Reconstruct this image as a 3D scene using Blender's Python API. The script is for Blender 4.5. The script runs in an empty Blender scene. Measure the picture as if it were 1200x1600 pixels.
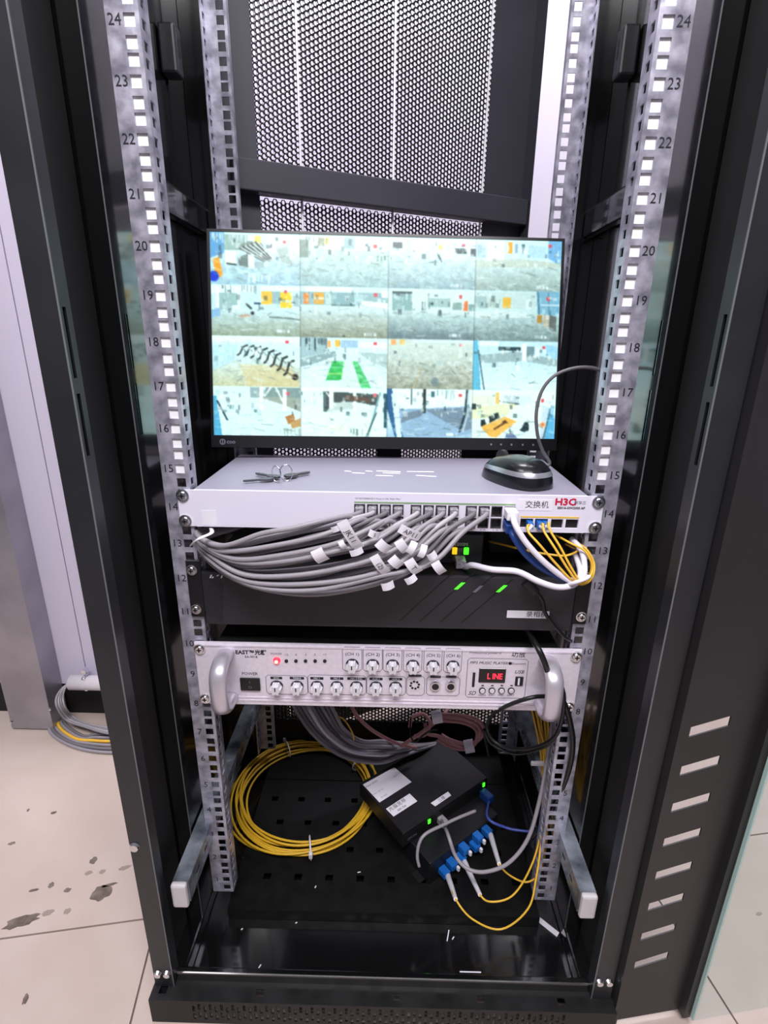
import bpy, bmesh, math, random
import numpy as np
from mathutils import Vector, Matrix
random.seed(7)
rng = np.random.default_rng(5)
sc = bpy.context.scene
COL = sc.collection

# ------------------------------------------------------------------ camera
F = 819.03
CAM = Vector((0.0022, -0.562, 0.7832))
PITCH, YAW, ROLL = -0.3179, 0.0145, 0.0122
_B = Matrix.Rotation(YAW, 3, 'Z') @ Matrix.Rotation(PITCH, 3, 'X')
_fw, _rt, _up = _B @ Vector((0, 1, 0)), _B @ Vector((1, 0, 0)), _B @ Vector((0, 0, 1))
RT = math.cos(ROLL) * _rt + math.sin(ROLL) * _up
UP = -math.sin(ROLL) * _rt + math.cos(ROLL) * _up
FW = _fw
cam_d = bpy.data.cameras.new('camera')
cam = bpy.data.objects.new('camera', cam_d); COL.objects.link(cam)
cam.matrix_world = Matrix(((RT.x, UP.x, -FW.x, CAM.x), (RT.y, UP.y, -FW.y, CAM.y), (RT.z, UP.z, -FW.z, CAM.z), (0, 0, 0, 1)))
cam_d.sensor_fit = 'VERTICAL'; cam_d.sensor_height = 32.0; cam_d.lens = F / 1600 * 32.0
cam_d.clip_start = 0.01
sc.camera = cam

# ------------------------------------------------------------------ world, lights, exposure
w = bpy.data.worlds.new('world'); sc.world = w; w.use_nodes = True
w.node_tree.nodes['Background'].inputs[0].default_value = (0.86, 0.85, 1.0, 1)
w.node_tree.nodes['Background'].inputs[1].default_value = 0.20
def area(name, loc, target, sx, sy, power, col=(1, 1, 1)):
    d = bpy.data.lights.new(name, 'AREA'); d.shape = 'RECTANGLE'; d.size = sx; d.size_y = sy
    d.energy = power; d.color = col
    o = bpy.data.objects.new(name, d); COL.objects.link(o); o.location = loc
    o.rotation_euler = (Vector(target) - Vector(loc)).to_track_quat('-Z', 'Y').to_euler()
    return o
area('ceiling_light_front', (0.05, -1.05, 2.15), (0, 0.05, 0.5), 1.3, 0.4, 48, (1.0, 0.97, 1.0))
area('back_wall_fill', (0.2, 0.78, 2.9), (0.1, 1.25, 0.9), 2.4, 0.3, 75, (0.95, 0.93, 1.0))  # unseen lamp, added to brighten the back wall
area('left_floor_fill', (-1.3, -0.5, 2.6), (-0.9, 0.3, 0.2), 1.2, 0.4, 20, (1.0, 0.96, 1.0))  # unseen lamp, added to brighten the floor at left
vs = sc.view_settings
vs.view_transform = 'Standard'; vs.look = 'None'; vs.exposure = 0.0; vs.gamma = 1.0; vs.use_curve_mapping = False

# ------------------------------------------------------------------ helpers
def at(u, v, X=None, Y=None, Z=None):
    """point of the place seen at photo pixel (u, v) on the plane X / Y / Z = const"""
    d = FW + RT * ((u - 600) / F) - UP * ((v - 800) / F)
    if X is not None: t = (X - CAM.x) / d.x
    elif Y is not None: t = (Y - CAM.y) / d.y
    else: t = (Z - CAM.z) / d.z
    return CAM + d * t
def px(p):
    d = Vector(p) - CAM; z = d.dot(FW)
    return (600 + F * d.dot(RT) / z, 800 - F * d.dot(UP) / z)

def s2l(c): return c / 12.92 if c <= 0.04045 else ((c + 0.055) / 1.055) ** 2.4
def rgb(r, g, b): return (s2l(r / 255), s2l(g / 255), s2l(b / 255), 1)
M = {}
def mat(name, col, rough=0.5, metal=0.0, noise=None, scale=30, rnoise=0.0, bump=0.0, emit=0, coat=0, spec=0.5, trans=0, alpha=1):
    m = bpy.data.materials.new(name); m.use_nodes = True; nt = m.node_tree
    b = nt.nodes['Principled BSDF']
    b.inputs['Base Color'].default_value = col; b.inputs['Roughness'].default_value = rough
    b.inputs['Metallic'].default_value = metal; b.inputs['Specular IOR Level'].default_value = spec
    b.inputs['Coat Weight'].default_value = coat; b.inputs['Coat Roughness'].default_value = 0.08
    b.inputs['Transmission Weight'].default_value = trans; b.inputs['Alpha'].default_value = alpha
    if emit:
        b.inputs['Emission Color'].default_value = col; b.inputs['Emission Strength'].default_value = emit
    if noise or rnoise or bump:
        tc = nt.nodes.new('ShaderNodeTexCoord'); n = nt.nodes.new('ShaderNodeTexNoise')
        n.inputs['Scale'].default_value = scale; n.inputs['Detail'].default_value = 6
        nt.links.new(tc.outputs['Object'], n.inputs['Vector'])
        if noise:
            r = nt.nodes.new('ShaderNodeValToRGB'); r.color_ramp.elements[0].position = 0.36; r.color_ramp.elements[1].position = 0.64
            r.color_ramp.elements[0].color = noise; r.color_ramp.elements[1].color = col
            nt.links.new(n.outputs['Fac'], r.inputs['Fac']); nt.links.new(r.outputs['Color'], b.inputs['Base Color'])
        if rnoise:
            mr = nt.nodes.new('ShaderNodeMapRange'); mr.inputs['To Min'].default_value = max(0.02, rough - rnoise); mr.inputs['To Max'].default_value = rough + rnoise
            nt.links.new(n.outputs['Fac'], mr.inputs['Value']); nt.links.new(mr.outputs['Result'], b.inputs['Roughness'])
        if bump:
            bp = nt.nodes.new('ShaderNodeBump'); bp.inputs['Strength'].default_value = bump; bp.inputs['Distance'].default_value = 0.002
            nt.links.new(n.outputs['Fac'], bp.inputs['Height']); nt.links.new(bp.outputs['Normal'], b.inputs['Normal'])
    M[name] = m; return m
mat('black_gloss', rgb(13, 14, 15), 0.17, rnoise=0.03, scale=9, coat=1.0, spec=0.8)
mat('edge_highlight', rgb(120, 122, 126), 0.35, 0.3)  # lighter colour painting the highlight lines along the post edges
mat('black_satin', rgb(37, 38, 42), 0.36, noise=rgb(32, 33, 37), scale=14, rnoise=0.06)
mat('black_dull', rgb(10, 10, 11), 0.6, rnoise=0.1, scale=20)
mat('black_dusty', rgb(13, 13, 14), 0.6, noise=rgb(7, 7, 8), scale=45, rnoise=0.15, spec=0.25)
mat('plinth_black', rgb(26, 26, 27), 0.5, noise=rgb(14, 14, 15), scale=30, rnoise=0.15, spec=0.35)
mat('rear_door_grey', rgb(66, 66, 76), 0.5, noise=rgb(60, 60, 70), scale=6)
mat('door_black', rgb(38, 37, 39), 0.45, noise=rgb(33, 32, 34), scale=6)
mat('zinc', rgb(208, 206, 222), 0.34, 0.5, noise=rgb(148, 146, 162), scale=60, rnoise=0.14, bump=0.3)
mat('zinc_bright', rgb(196, 204, 218), 0.24, 0.6, noise=rgb(92, 100, 112), scale=24, rnoise=0.12)
mat('galvanised', rgb(176, 174, 182), 0.38, 0.75, noise=rgb(158, 156, 164), scale=9, rnoise=0.08)
mat('highlight_white', rgb(250, 250, 252), 0.35)  # white that paints light into the rail holes and door bends
mat('cap_white', rgb(205, 200, 202), 0.4)
mat('chrome', rgb(225, 225, 230), 0.12, 1.0)
mat('ink', rgb(28, 26, 34), 0.6)
mat('ink_grey', rgb(120, 114, 130), 0.6)
mat('ink_white', rgb(238, 236, 244), 0.5)
mat('ink_red', rgb(200, 22, 62), 0.5)
mat('ink_yellow', rgb(232, 190, 70), 0.5)
mat('ink_green', rgb(140, 170, 128), 0.5)
mat('switch_top', rgb(154, 150, 168), 0.42, noise=rgb(150, 146, 164), scale=5)
mat('switch_front', rgb(232, 227, 243), 0.45)
mat('amp_silver', rgb(234, 226, 238), 0.36, 0.2, noise=rgb(226, 218, 231), scale=200, rnoise=0.05)
mat('handle_silver', rgb(214, 207, 218), 0.34, 0.6)
mat('knob_white', rgb(228, 225, 232), 0.3, 0.25)
mat('cable_grey', rgb(148, 143, 150), 0.42)
mat('cable_grey_light', rgb(176, 171, 178), 0.42)
mat('cable_grey_dark', rgb(112, 108, 114), 0.45)
mat('cable_white', rgb(226, 221, 234), 0.4)
mat('cable_blue', rgb(24, 62, 132), 0.4)
mat('cable_indigo', rgb(62, 78, 160), 0.4)
mat('cable_yellow', rgb(236, 186, 62), 0.4)
mat('cable_coil', rgb(224, 178, 44), 0.42)
mat('cable_pink', rgb(180, 128, 132), 0.45)
mat('cable_black', rgb(20, 20, 22), 0.38)
mat('paper', rgb(238, 234, 244), 0.7)
mat('plug_clear', rgb(172, 168, 176), 0.15, noise=rgb(120, 116, 122), scale=300)
mat('plug_black', rgb(16, 16, 18), 0.4)
mat('port_dark', rgb(14, 14, 14), 0.5)
mat('port_metal', rgb(120, 118, 122), 0.3, 0.8, noise=rgb(60, 60, 62), scale=260)
mat('connector_blue', rgb(26, 104, 190), 0.35)
mat('boot_white', rgb(236, 233, 240), 0.4)
mat('nvr_front', rgb(44, 43, 50), 0.4, noise=rgb(38, 37, 43), scale=20)
mat('device_black', rgb(21, 21, 24), 0.45)
mat('device_grey', rgb(42, 42, 48), 0.5)
mat('bezel', rgb(22, 23, 28), 0.35)
mat('led_green', rgb(70, 255, 40), 0.4, emit=1.6)
mat('led_yellow', rgb(255, 205, 30), 0.4, emit=1.0)
mat('led_red', rgb(255, 40, 60), 0.4, emit=2.2)
mat('led_core', rgb(255, 220, 170), 0.4, emit=1.6)
mat('lcd_black', rgb(24, 22, 26), 0.15)
mat('wall_white', rgb(214, 206, 226), 0.75)
mat('wall_bright', rgb(236, 230, 244), 0.8)
mat('tile', rgb(193, 177, 167), 0.38, noise=rgb(185, 168, 157), scale=7, rnoise=0.08)
mat('grout', rgb(120, 108, 102), 0.8)
mat('stain', rgb(124, 110, 101), 0.7, noise=rgb(84, 72, 65), scale=60)
mat('stain_faint', rgb(150, 134, 124), 0.7)
mat('mouse_black', rgb(20, 21, 26), 0.28, coat=0.3)
mat('mouse_silver', rgb(200, 202, 212), 0.25, 0.7)
mat('key_metal', rgb(116, 112, 118), 0.3, 0.9)
mat('conduit', rgb(226, 220, 226), 0.4)
mat('tie_white', rgb(235, 232, 238), 0.45)
mat('glass_edge', rgb(176, 205, 200), 0.1)
g = mat('glass', (0.9, 0.97, 0.95, 1), 0.02)
gnt = g.node_tree; gnt.nodes.clear()
_o = gnt.nodes.new('ShaderNodeOutputMaterial'); _mx = gnt.nodes.new('ShaderNodeMixShader'); _t = gnt.nodes.new('ShaderNodeBsdfTransparent'); _gl = gnt.nodes.new('ShaderNodeBsdfGlossy')
_fr = gnt.nodes.new('ShaderNodeFresnel'); _fr.inputs[0].default_value = 1.3
_t.inputs[0].default_value = (0.93, 0.97, 0.96, 1); _gl.inputs['Roughness'].default_value = 0.03
_mx.inputs[0].default_value = 0.05; gnt.links.new(_t.outputs[0], _mx.inputs[1]); gnt.links.new(_gl.outputs[0], _mx.inputs[2]); gnt.links.new(_mx.outputs[0], _o.inputs[0])

class MB:
    """collects shapes for ONE mesh object"""
    def __init__(s, T=None): s.v = []; s.f = []; s.T = T; s.smooth = False
    def add(s, vs, fs):
        o = len(s.v)
        s.v += [tuple(s.T @ Vector(p)) if s.T else tuple(p) for p in vs]
        s.f += [tuple(i + o for i in f) for f in fs]; return s
    def box(s, x0, x1, y0, y1, z0, z1):
        return s.add([(x0, y0, z0), (x1, y0, z0), (x1, y1, z0), (x0, y1, z0), (x0, y0, z1), (x1, y0, z1), (x1, y1, z1), (x0, y1, z1)],
                     [(0, 3, 2, 1), (4, 5, 6, 7), (0, 1, 5, 4), (1, 2, 6, 5), (2, 3, 7, 6), (3, 0, 4, 7)])
    def rbox(s, x0, x1, y0, y1, z0, z1, bev, seg=2):
        bm = bmesh.new(); bmesh.ops.create_cube(bm, size=1)
        for q in bm.verts: q.co = Vector(((x0 + x1) / 2 + q.co.x * (x1 - x0), (y0 + y1) / 2 + q.co.y * (y1 - y0), (z0 + z1) / 2 + q.co.z * (z1 - z0)))
        bmesh.ops.bevel(bm, geom=bm.edges[:], offset=bev, segments=seg, profile=0.5, affect='EDGES')
        bm.verts.index_update()
        s.add([q.co[:] for q in bm.verts], [[q.index for q in f.verts] for f in bm.faces]); bm.free(); return s
    def plate(s, ax, c0, c1, u0, u1, v0, v1, holes=()):
        """sheet normal to ax between c0..c1 with rectangular holes (u0,u1,v0,v1); (u,v) = other axes in order"""
        cuts = sorted({u0, u1, *[h for H in holes for h in H[:2] if u0 < h < u1]})
        for a, b in zip(cuts, cuts[1:]):
            if b - a < 1e-6: continue
            iv = sorted([(max(H[2], v0), min(H[3], v1)) for H in holes if H[0] < (a + b) / 2 < H[1]])
            z = v0; segs = []
            for h0, h1 in iv:
                if h0 > z + 1e-7: segs.append((z, h0))
                z = max(z, h1)
            if z < v1 - 1e-7: segs.append((z, v1))
            for p, q in segs:
                if ax == 'X': s.box(c0, c1, a, b, p, q)
                elif ax == 'Y': s.box(a, b, c0, c1, p, q)
                else: s.box(a, b, p, q, c0, c1)
        return s
    def tube(s, pts, r, n=8, sub=5, side=None, r2=None, closed=False, raw=False):
        P = pts if raw else spline(pts, sub, closed)
        P = [Vector(p) for p in P]; m = len(P); rings = []
        nrm = None
        for i in range(m):
            a = P[i - 1] if (i or closed) else P[0]; b = P[(i + 1) % m] if (i < m - 1 or closed) else P[-1]
            t = (b - a)
            t = t.normalized() if t.length > 1e-9 else Vector((0, 0, 1))
            if side is not None: x = Vector(side); y = t.cross(x).normalized()
            else:
                if nrm is None: nrm = t.orthogonal()
                nrm = (nrm - t * nrm.dot(t)).normalized(); x = nrm; y = t.cross(x)
            rings.append([P[i] + x * (r * math.cos(2 * math.pi * k / n)) + y * ((r2 or r) * math.sin(2 * math.pi * k / n)) for k in range(n)])
        vs = [p for q in rings for p in q]; fs = []
        for i in range(m if closed else m - 1):
            j = (i + 1) % m
            for k in range(n): fs.append((i * n + k, i * n + (k + 1) % n, j * n + (k + 1) % n, j * n + k))
        if not closed: fs += [tuple(range(n))[::-1], tuple((m - 1) * n + k for k in range(n))]
        s.smooth = True
        return s.add(vs, fs)
    def cyl(s, p0, p1, r, n=16, r1=None):
        p0, p1 = Vector(p0), Vector(p1); t = (p1 - p0).normalized(); x = t.orthogonal().normalized(); y = t.cross(x); r1 = r if r1 is None else r1
        vs = [p0 + (x * math.cos(2 * math.pi * k / n) + y * math.sin(2 * math.pi * k / n)) * r for k in range(n)] + \
             [p1 + (x * math.cos(2 * math.pi * k / n) + y * math.sin(2 * math.pi * k / n)) * r1 for k in range(n)]
        return s.add(vs, [(k, (k + 1) % n, n + (k + 1) % n, n + k) for k in range(n)] + [tuple(range(n))[::-1], tuple(range(n, 2 * n))])
    def prism(s, poly, ext):
        """poly: list of 3D points, ext: vector"""
        n = len(poly); e = Vector(ext); P = [Vector(p) for p in poly]
        return s.add(P + [p + e for p in P], [tuple(range(n))[::-1], tuple(range(n, 2 * n))] + [(k, (k + 1) % n, n + (k + 1) % n, n + k) for k in range(n)])
    def mesh(s, name):
        me = bpy.data.meshes.new(name); me.from_pydata([tuple(p) for p in s.v], [], s.f); me.validate()
        bm = bmesh.new(); bm.from_mesh(me); bmesh.ops.recalc_face_normals(bm, faces=bm.faces[:])
        if s.smooth:
            for f in bm.faces: f.smooth = len(f.verts) == 4
        bm.to_mesh(me); bm.free(); return me
def spline(pts, sub=5, closed=False):
    P = [Vector(p) for p in pts]; n = len(P); out = []
    for i in range(n if closed else n - 1):
        if closed: a, b, c, d = P[i - 1], P[i], P[(i + 1) % n], P[(i + 2) % n]
        else: a, b, c, d = P[max(i - 1, 0)], P[i], P[i + 1], P[min(i + 2, n - 1)]
        for k in range(sub):
            t = k / sub
            out.append(0.5 * ((2 * b) + (c - a) * t + (2 * a - 5 * b + 4 * c - d) * t * t + (3 * b - a - 3 * c + d) * t ** 3))
    if not closed: out.append(P[-1])
    return out
def link(o, parent=None):
    COL.objects.link(o)
    if parent:
        o.parent = parent
        if parent.type == 'EMPTY': o.matrix_parent_inverse = parent.matrix_basis.inverted()
    return o
def obj(name, mb, m, parent=None, label=None):
    me = mb if isinstance(mb, bpy.types.Mesh) else mb.mesh(name)
    me.materials.clear(); me.materials.append(M[m] if isinstance(m, str) else m)
    o = link(bpy.data.objects.new(name, me), parent)
    if label: o['label'] = label
    return o
def tag(o, label, cat, group=None):
    o['label'] = label; o['category'] = cat
    if group: o['group'] = group
    return o
def thing(name, label, cat, loc=(0, 0, 0), group=None):
    e = bpy.data.objects.new(name, None); COL.objects.link(e); e.location = loc; e.empty_display_size = 0.02
    e.matrix_basis = Matrix.Translation(Vector(loc))
    return tag(e, label, cat, group)
def struct(name, mb, m, label=None):
    o = obj(name, mb, m); o['kind'] = 'structure'
    if label: o['label'] = label
    return o
def text_mesh(s, size, T, align='LEFT', shear=0.0, bold=0.0, sx=1.0):
    c = bpy.data.curves.new('txt', 'FONT'); c.body = s; c.size = size; c.align_x = align; c.align_y = 'CENTER'; c.shear = shear; c.offset = bold; c.resolution_u = 2
    o = bpy.data.objects.new('txt', c); COL.objects.link(o)
    dg = bpy.context.evaluated_depsgraph_get(); me = bpy.data.meshes.new_from_object(o.evaluated_get(dg))
    bpy.data.objects.remove(o); bpy.data.curves.remove(c)
    if sx != 1.0:
        for q in me.vertices: q.co.x *= sx
    me.transform(T); return me
FRONT = Matrix(((1, 0, 0), (0, 0, -1), (0, 1, 0))).to_4x4()           # text facing the camera side (-Y)
def ftext(name, s, size, loc, m, parent, align='CENTER', **k):
    return obj(name, text_mesh(s, size, Matrix.Translation(Vector(loc)) @ FRONT, align, **k), m, parent)
def joined(meshes):
    mb = MB()
    for me in meshes: mb.add([q.co[:] for q in me.vertices], [tuple(p.vertices) for p in me.polygons])
    return mb

# ------------------------------------------------------------------ the room: floor, walls, trim
FZ = -0.08
struct('floor', MB().box(-3, 3, -2, 1.75, FZ - 0.03, FZ - 0.004), 'grout', 'beige tiled floor')
floor = bpy.data.objects['floor']
TA, T = math.radians(9.46), 0.8                                   # the tiles are laid askew to the rack
td, tn = Vector((math.cos(TA), math.sin(TA), 0)), Vector((-math.sin(TA), math.cos(TA), 0))
p1, p2 = Vector((-0.4782, -0.0081, 0)), Vector((-0.339, -0.0756, 0))
TO = p1 + td * (p2 - p1).dot(td)
for i in range(-3, 4):
    for j in range(-2, 2):
        o_ = TO + td * (i * T) + tn * (j * T); e = 0.0014
        c = o_ + td * T / 2 + tn * T / 2
        if abs(c.x) > 2.3 or c.y > 1.25 or c.y < -1.2: continue
        q = [o_ + td * e + tn * e, o_ + td * (T - e) + tn * e, o_ + td * (T - e) + tn * (T - e), o_ + td * e + tn * (T - e)]
        obj('tile', MB().prism([(v.x, v.y, FZ - .006) for v in q], (0, 0, .006)), 'tile', floor)
def blob(cx, cy, rx, ry, ang, seed, n=18, z=FZ):
    r = random.Random(seed); pts = []
    for k in range(n):
        a = 2 * math.pi * k / n; q = 1 + r.uniform(-.22, .22)
        x, y = rx * q * math.cos(a), ry * q * math.sin(a)
        pts.append((cx + x * math.cos(ang) - y * math.sin(ang), cy + x * math.sin(ang) + y * math.cos(ang), z + 0.0001))
    return MB().prism(pts, (0, 0, 0.0004))
for k, (u, v, a, b, m) in enumerate([(158, 1395, 14, 11, 'stain'), (33, 1440, 24, 8, 'stain'), (105, 1391, 5, 3, 'stain'), (80, 1383, 4, 4, 'stain'), (53, 1391, 7, 2, 'stain'),
        (146, 1345, 5, 5, 'stain'), (75, 1426, 8, 4, 'stain_faint'), (138, 1364, 6, 3, 'stain_faint'), (195, 1356, 9, 3, 'stain_faint'), (160, 1362, 5, 3, 'stain_faint'), (40, 1561, 4, 7, 'stain'),
        (18, 1318, 5, 2, 'stain'), (84, 1270, 4, 2, 'stain'), (44, 1266, 2, 2, 'stain'), (105, 1424, 5, 4, 'stain_faint'), (1186, 1428, 5, 2, 'stain_faint'), (170, 1383, 12, 2, 'stain')]):
    q = at(u, v, Z=FZ); e1 = at(u + a, v, Z=FZ) - q; e2 = at(u, v - b, Z=FZ) - q
    obj('stain', blob(q.x, q.y, e1.length, e2.length, 0.35, k), m, floor)

WY = 0.47                                                        # white panelled pier left of the rack
wall_left = struct('wall_left', MB().box(-2.6, -0.44, WY + 0.012, WY + 0.10, 0.005, 3.0), 'wall_white', 'white panelled wall left of the rack')
sx = at(100, 870, Y=WY).x
for x0, x1 in ((-2.6, -1.75), (-1.748, -0.9), (-0.898, sx - 0.0012), (sx + 0.0012, -0.44)):
    obj('panel', MB().box(x0, x1, WY, WY + 0.012, 0.005, 3.0), 'wall_white', wall_left)
struct('baseboard_left', MB().box(-2.6, -0.44, WY + 0.004, WY + 0.09, FZ, 0.004), 'black_dull', 'black skirting under the white wall')
struct('wall_back', MB().box(-2.6, 3.0, 1.3, 1.4, FZ, 3.4), 'wall_bright', 'bright white wall behind the rack')

# galvanised duct at far left
bl, br_ = at(17, 1140, Z=FZ + 0.004), at(88, 1135, Z=FZ + 0.004)
duct = thing('metal_duct', 'tall galvanised sheet metal duct at the left edge, in front of the white wall', 'duct', ((bl.x + br_.x) / 2, bl.y, FZ))
dx0, dx1, dy = bl.x, br_.x, 0.412
obj('casing', MB().box(dx0, dx1, dy, WY - 0.002, FZ + 0.004, 2.4), 'galvanised', duct)
for q in (at(18.5, 1128, Y=dy), at(79, 1108, Y=dy)):
    obj('rivet', MB().cyl((q.x, dy, q.z), (q.x, dy - 0.003, q.z), 0.004, 12, 0.0025), 'chrome', duct)

# white conduit and the cables that come out of it
cy_ = WY - 0.028
c0, c1 = at(111, 1066, Y=cy_), at(190, 1056, Y=cy_)
con = thing('conduit_pipe', 'white plastic conduit pipe clipped low on the white wall', 'pipe', (c0.x, cy_, c0.z))
pm = MB().cyl((c0.x, cy_, c0.z), (c1.x + 0.05, cy_, c0.z), 0.017, 20); pm.smooth = True
obj('pipe', pm, 'conduit', con)
cc = at(134, 1062, Y=cy_)
cl = obj('clip', MB().tube([(cc.x, cy_ + 0.0185 * math.cos(a), c0.z + 0.0185 * math.sin(a)) for a in np.linspace(-1.9, 2.2, 12)][::-1], 0.004, 6, 2, side=(1, 0, 0), r2=0.0012), 'chrome', con)
obj('screw', MB().cyl((cc.x, cy_ + 0.01, c0.z + 0.03), (cc.x, cy_ - 0.004, c0.z + 0.03), 0.0055, 10), 'chrome', con)
for k in range(4):
    z = FZ + 0.010 + 0.004 * k
    P = [(c0.x + 0.03, cy_, c0.z + .004 - .003 * k)] + [at(u, v, Y=Y) for u, v, Y in ((109, 1067 + k, cy_ - .004), (102 - k, 1074, cy_ - .010), (98 - 3 * k, 1088, cy_ - .016 - .003 * k), (101 - 4 * k, 1104, cy_ - .024 - .005 * k))]
    P += [at(113 - 3 * k, 1119 + 2 * k, Z=z + .006), at(134, 1130 + 2 * k, Z=z), at(170, 1137 + 3 * k, Z=z), at(225, 1140 + 3 * k, Z=z)]
    obj_ = obj('loose_cable', MB().tube(P, 0.0027, 8, 6), 'cable_grey' if k % 2 else 'cable_grey_light')
    tag(obj_, '%s of the four grey cables drooping from the white conduit pipe' % ('innermost', 'second innermost', 'second outermost', 'outermost')[k], 'cable', 'cables out of the conduit')
for k in range(6):
    z = FZ + 0.0036 + 0.003 * (k % 2)
    a, b, c = at(78 + 5 * k, 1142 - 2 * k, Z=z), at(100 + 6 * k, 1160 - 2 * k, Z=z), at(135 + 3 * k, 1172 - 5 * k, Z=z)
    o = obj('floor_cable', MB().tube([(a.x - 0.03, 0.46, z), a, b, c, at(180, 1176 - 6 * k, Z=z), at(230, 1172 - 7 * k, Z=z)], 0.0034, 8, 6), ('cable_grey', 'cable_grey_dark', 'cable_grey', 'cable_yellow', 'cable_grey', 'cable_grey_dark')[k])
    if k == 3: tag(o, 'thin yellow cable among the grey ones lying on the floor left of the rack', 'cable', 'cables on the floor')
    else: tag(o, '%s grey cable of the bundle on the floor left of the rack' % ('outermost', 'second outermost', 'third outermost', '', 'second innermost', 'innermost')[k], 'cable', 'cables on the floor')

# ------------------------------------------------------------------ the rack cabinet
U = 0.04445
rack = thing('server_rack', 'black steel server rack cabinet standing open, with numbered zinc rails', 'rack', (0, 0.12, FZ))
ZT = 1.86
FY = -0.103                                                      # front face of the frame
for s in (-1, 1):
    # outer front post: face to the camera and the slotted inner return
    mb = MB()
    xa, xb = sorted((s * 0.3, s * 0.275))
    mb.box(xa, xb, FY, FY + 0.002, FZ + 0.02, ZT)
    sl = []
    for (v0, v1) in ((480, 590), (614, 711)):
        ua, ub = ((106, 126), (128, 142))[0 if v0 == 480 else 1]
        za, zb = at(ua, v0, X=-0.275).z, at(ub, v1, X=-0.275).z
        sl.append((FY + 0.0045, FY + 0.0095, zb, za))
    xr = sorted((s * 0.275, s * 0.277))
    mb.plate('X', xr[0], xr[1], FY + 0.002, FY + 0.017, FZ + 0.02, ZT, sl)
    xr = sorted((s * 0.2775, s * 0.29))
    mb.box(xr[0], xr[1], FY + 0.015, FY + 0.017, FZ + 0.02, ZT)
    post = obj('front_post', mb, 'black_satin', rack)
    c = .0011; obj('edge', MB().prism([(s * .2749, FY, FZ + .02), (s * (.2749 + c), FY - .0001, FZ + .02), (s * .2749, FY + c, FZ + .02)], (0, 0, ZT - FZ - .02)), 'edge_highlight', post)  # chamfer coloured lighter to imitate the edge highlight
    # recess wall and inner post carrying the rail
    xr = sorted((s * 0.289, s * 0.2925))
    obj('recess_panel', MB().box(xr[0], xr[1], FY + 0.017, -0.02, FZ + 0.02, ZT), 'black_dull', post)
    sl = []
    for (ua, va, ub, vb) in ((190, 490, 202, 577), (204, 600, 216, 681)):
        sl.append((-0.007, -0.001, at(ub, vb, X=-0.268).z, at(ua, va, X=-0.268).z))
    mb = MB()
    xr = sorted((s * 0.268, s * 0.2695))
    mb.plate('X', xr[0], xr[1], -0.016, 0.05, FZ + 0.02, ZT, sl)
    xr = sorted((s * 0.2695, s * 0.2925))
    mb.box(xr[0], xr[1], -0.016, -0.0145, FZ + 0.02, ZT)
    mb.box(xr[0], xr[1], 0.0485, 0.05, FZ + 0.02, ZT)
    ip = obj('inner_post', mb, 'black_gloss', rack)
    obj('edge', MB().prism([(s * .2678, -.0161, FZ + .02), (s * .2688, -.0161, FZ + .02), (s * .2678, -.0151, FZ + .02)], (0, 0, ZT - FZ - .02)), 'edge_highlight', ip)
    # side panel with pressed ribs, rear post
    xr = sorted((s * 0.2935, s * 0.2955))
    side = obj('side_panel', MB().box(xr[0], xr[1], FY + 0.004, 0.343, FZ + 0.02, ZT), 'black_gloss', rack)
    for yy in (0.115, 0.19, 0.24):
        xr = sorted((s * 0.2915, s * 0.2945))
        obj('rib', MB().box(xr[0], xr[1], yy, yy + 0.004, 0.05, ZT - 0.05), 'black_gloss', side)
    mb = MB(); xr = sorted((s * 0.262, s * 0.293))
    mb.box(xr[0], xr[1], 0.302, 0.304, FZ + 0.02, ZT); mb.box(xr[0], xr[1], 0.342, 0.344, FZ + 0.02, ZT)
    xr = sorted((s * 0.262, s * 0.264)); mb.box(xr[0], xr[1], 0.304, 0.342, FZ + 0.02, ZT)
    obj('rear_post', mb, 'black_gloss', rack)
    # middle depth beams
    for zb in (0.928, 1.45):
        xr = sorted((s * 0.276, s * 0.2925))
        obj('depth_beam', MB().rbox(xr[0], xr[1], 0.051, 0.301, zb, zb + 0.036, 0.004), 'black_gloss', rack)
    # latch bracket on the side panel
    q = at(262, 78, X=-0.286); xr = sorted((s * 0.272, s * 0.2925))
    b = obj('latch_bracket', MB().rbox(xr[0], xr[1], q.y - 0.012, q.y + 0.012, q.z - 0.028, q.z + 0.024, 0.003), 'black_satin', rack)
    xr = sorted((s * 0.2715, s * 0.272)); obj('latch_slot', MB().box(xr[0], xr[1], q.y - 0.002, q.y + 0.002, q.z - 0.008, q.z + 0.012), 'port_dark', b)
    # zinc bottom depth bars with white end caps
    mb = MB(); xr = sorted((s * 0.248, s * 0.2665))
    hl = [(y0, y0 + 0.014, 0.110, 0.117) for y0 in np.arange(-0.06, 0.24, 0.03)]
    mb.plate('X', *sorted((s * 0.2455, s * 0.247)), -0.085, 0.30, 0.098, 0.130, hl)
    mb.plate('Z', 0.130, 0.1315, *sorted((s * 0.2455, s * 0.266)), -0.085, 0.30)
    mb.plate('X', *sorted((s * 0.2645, s * 0.266)), -0.085, 0.30, 0.098, 0.130)
    bar = obj('depth_bar', mb, 'zinc_bright', rack)
    xr = sorted((s * 0.2465, s * 0.2665))
    obj('end_cap', MB().rbox(xr[0], xr[1], -0.092, -0.084, 0.094, 0.1325, 0.003), 'cap_white', bar, 'white plastic end cap')
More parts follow.
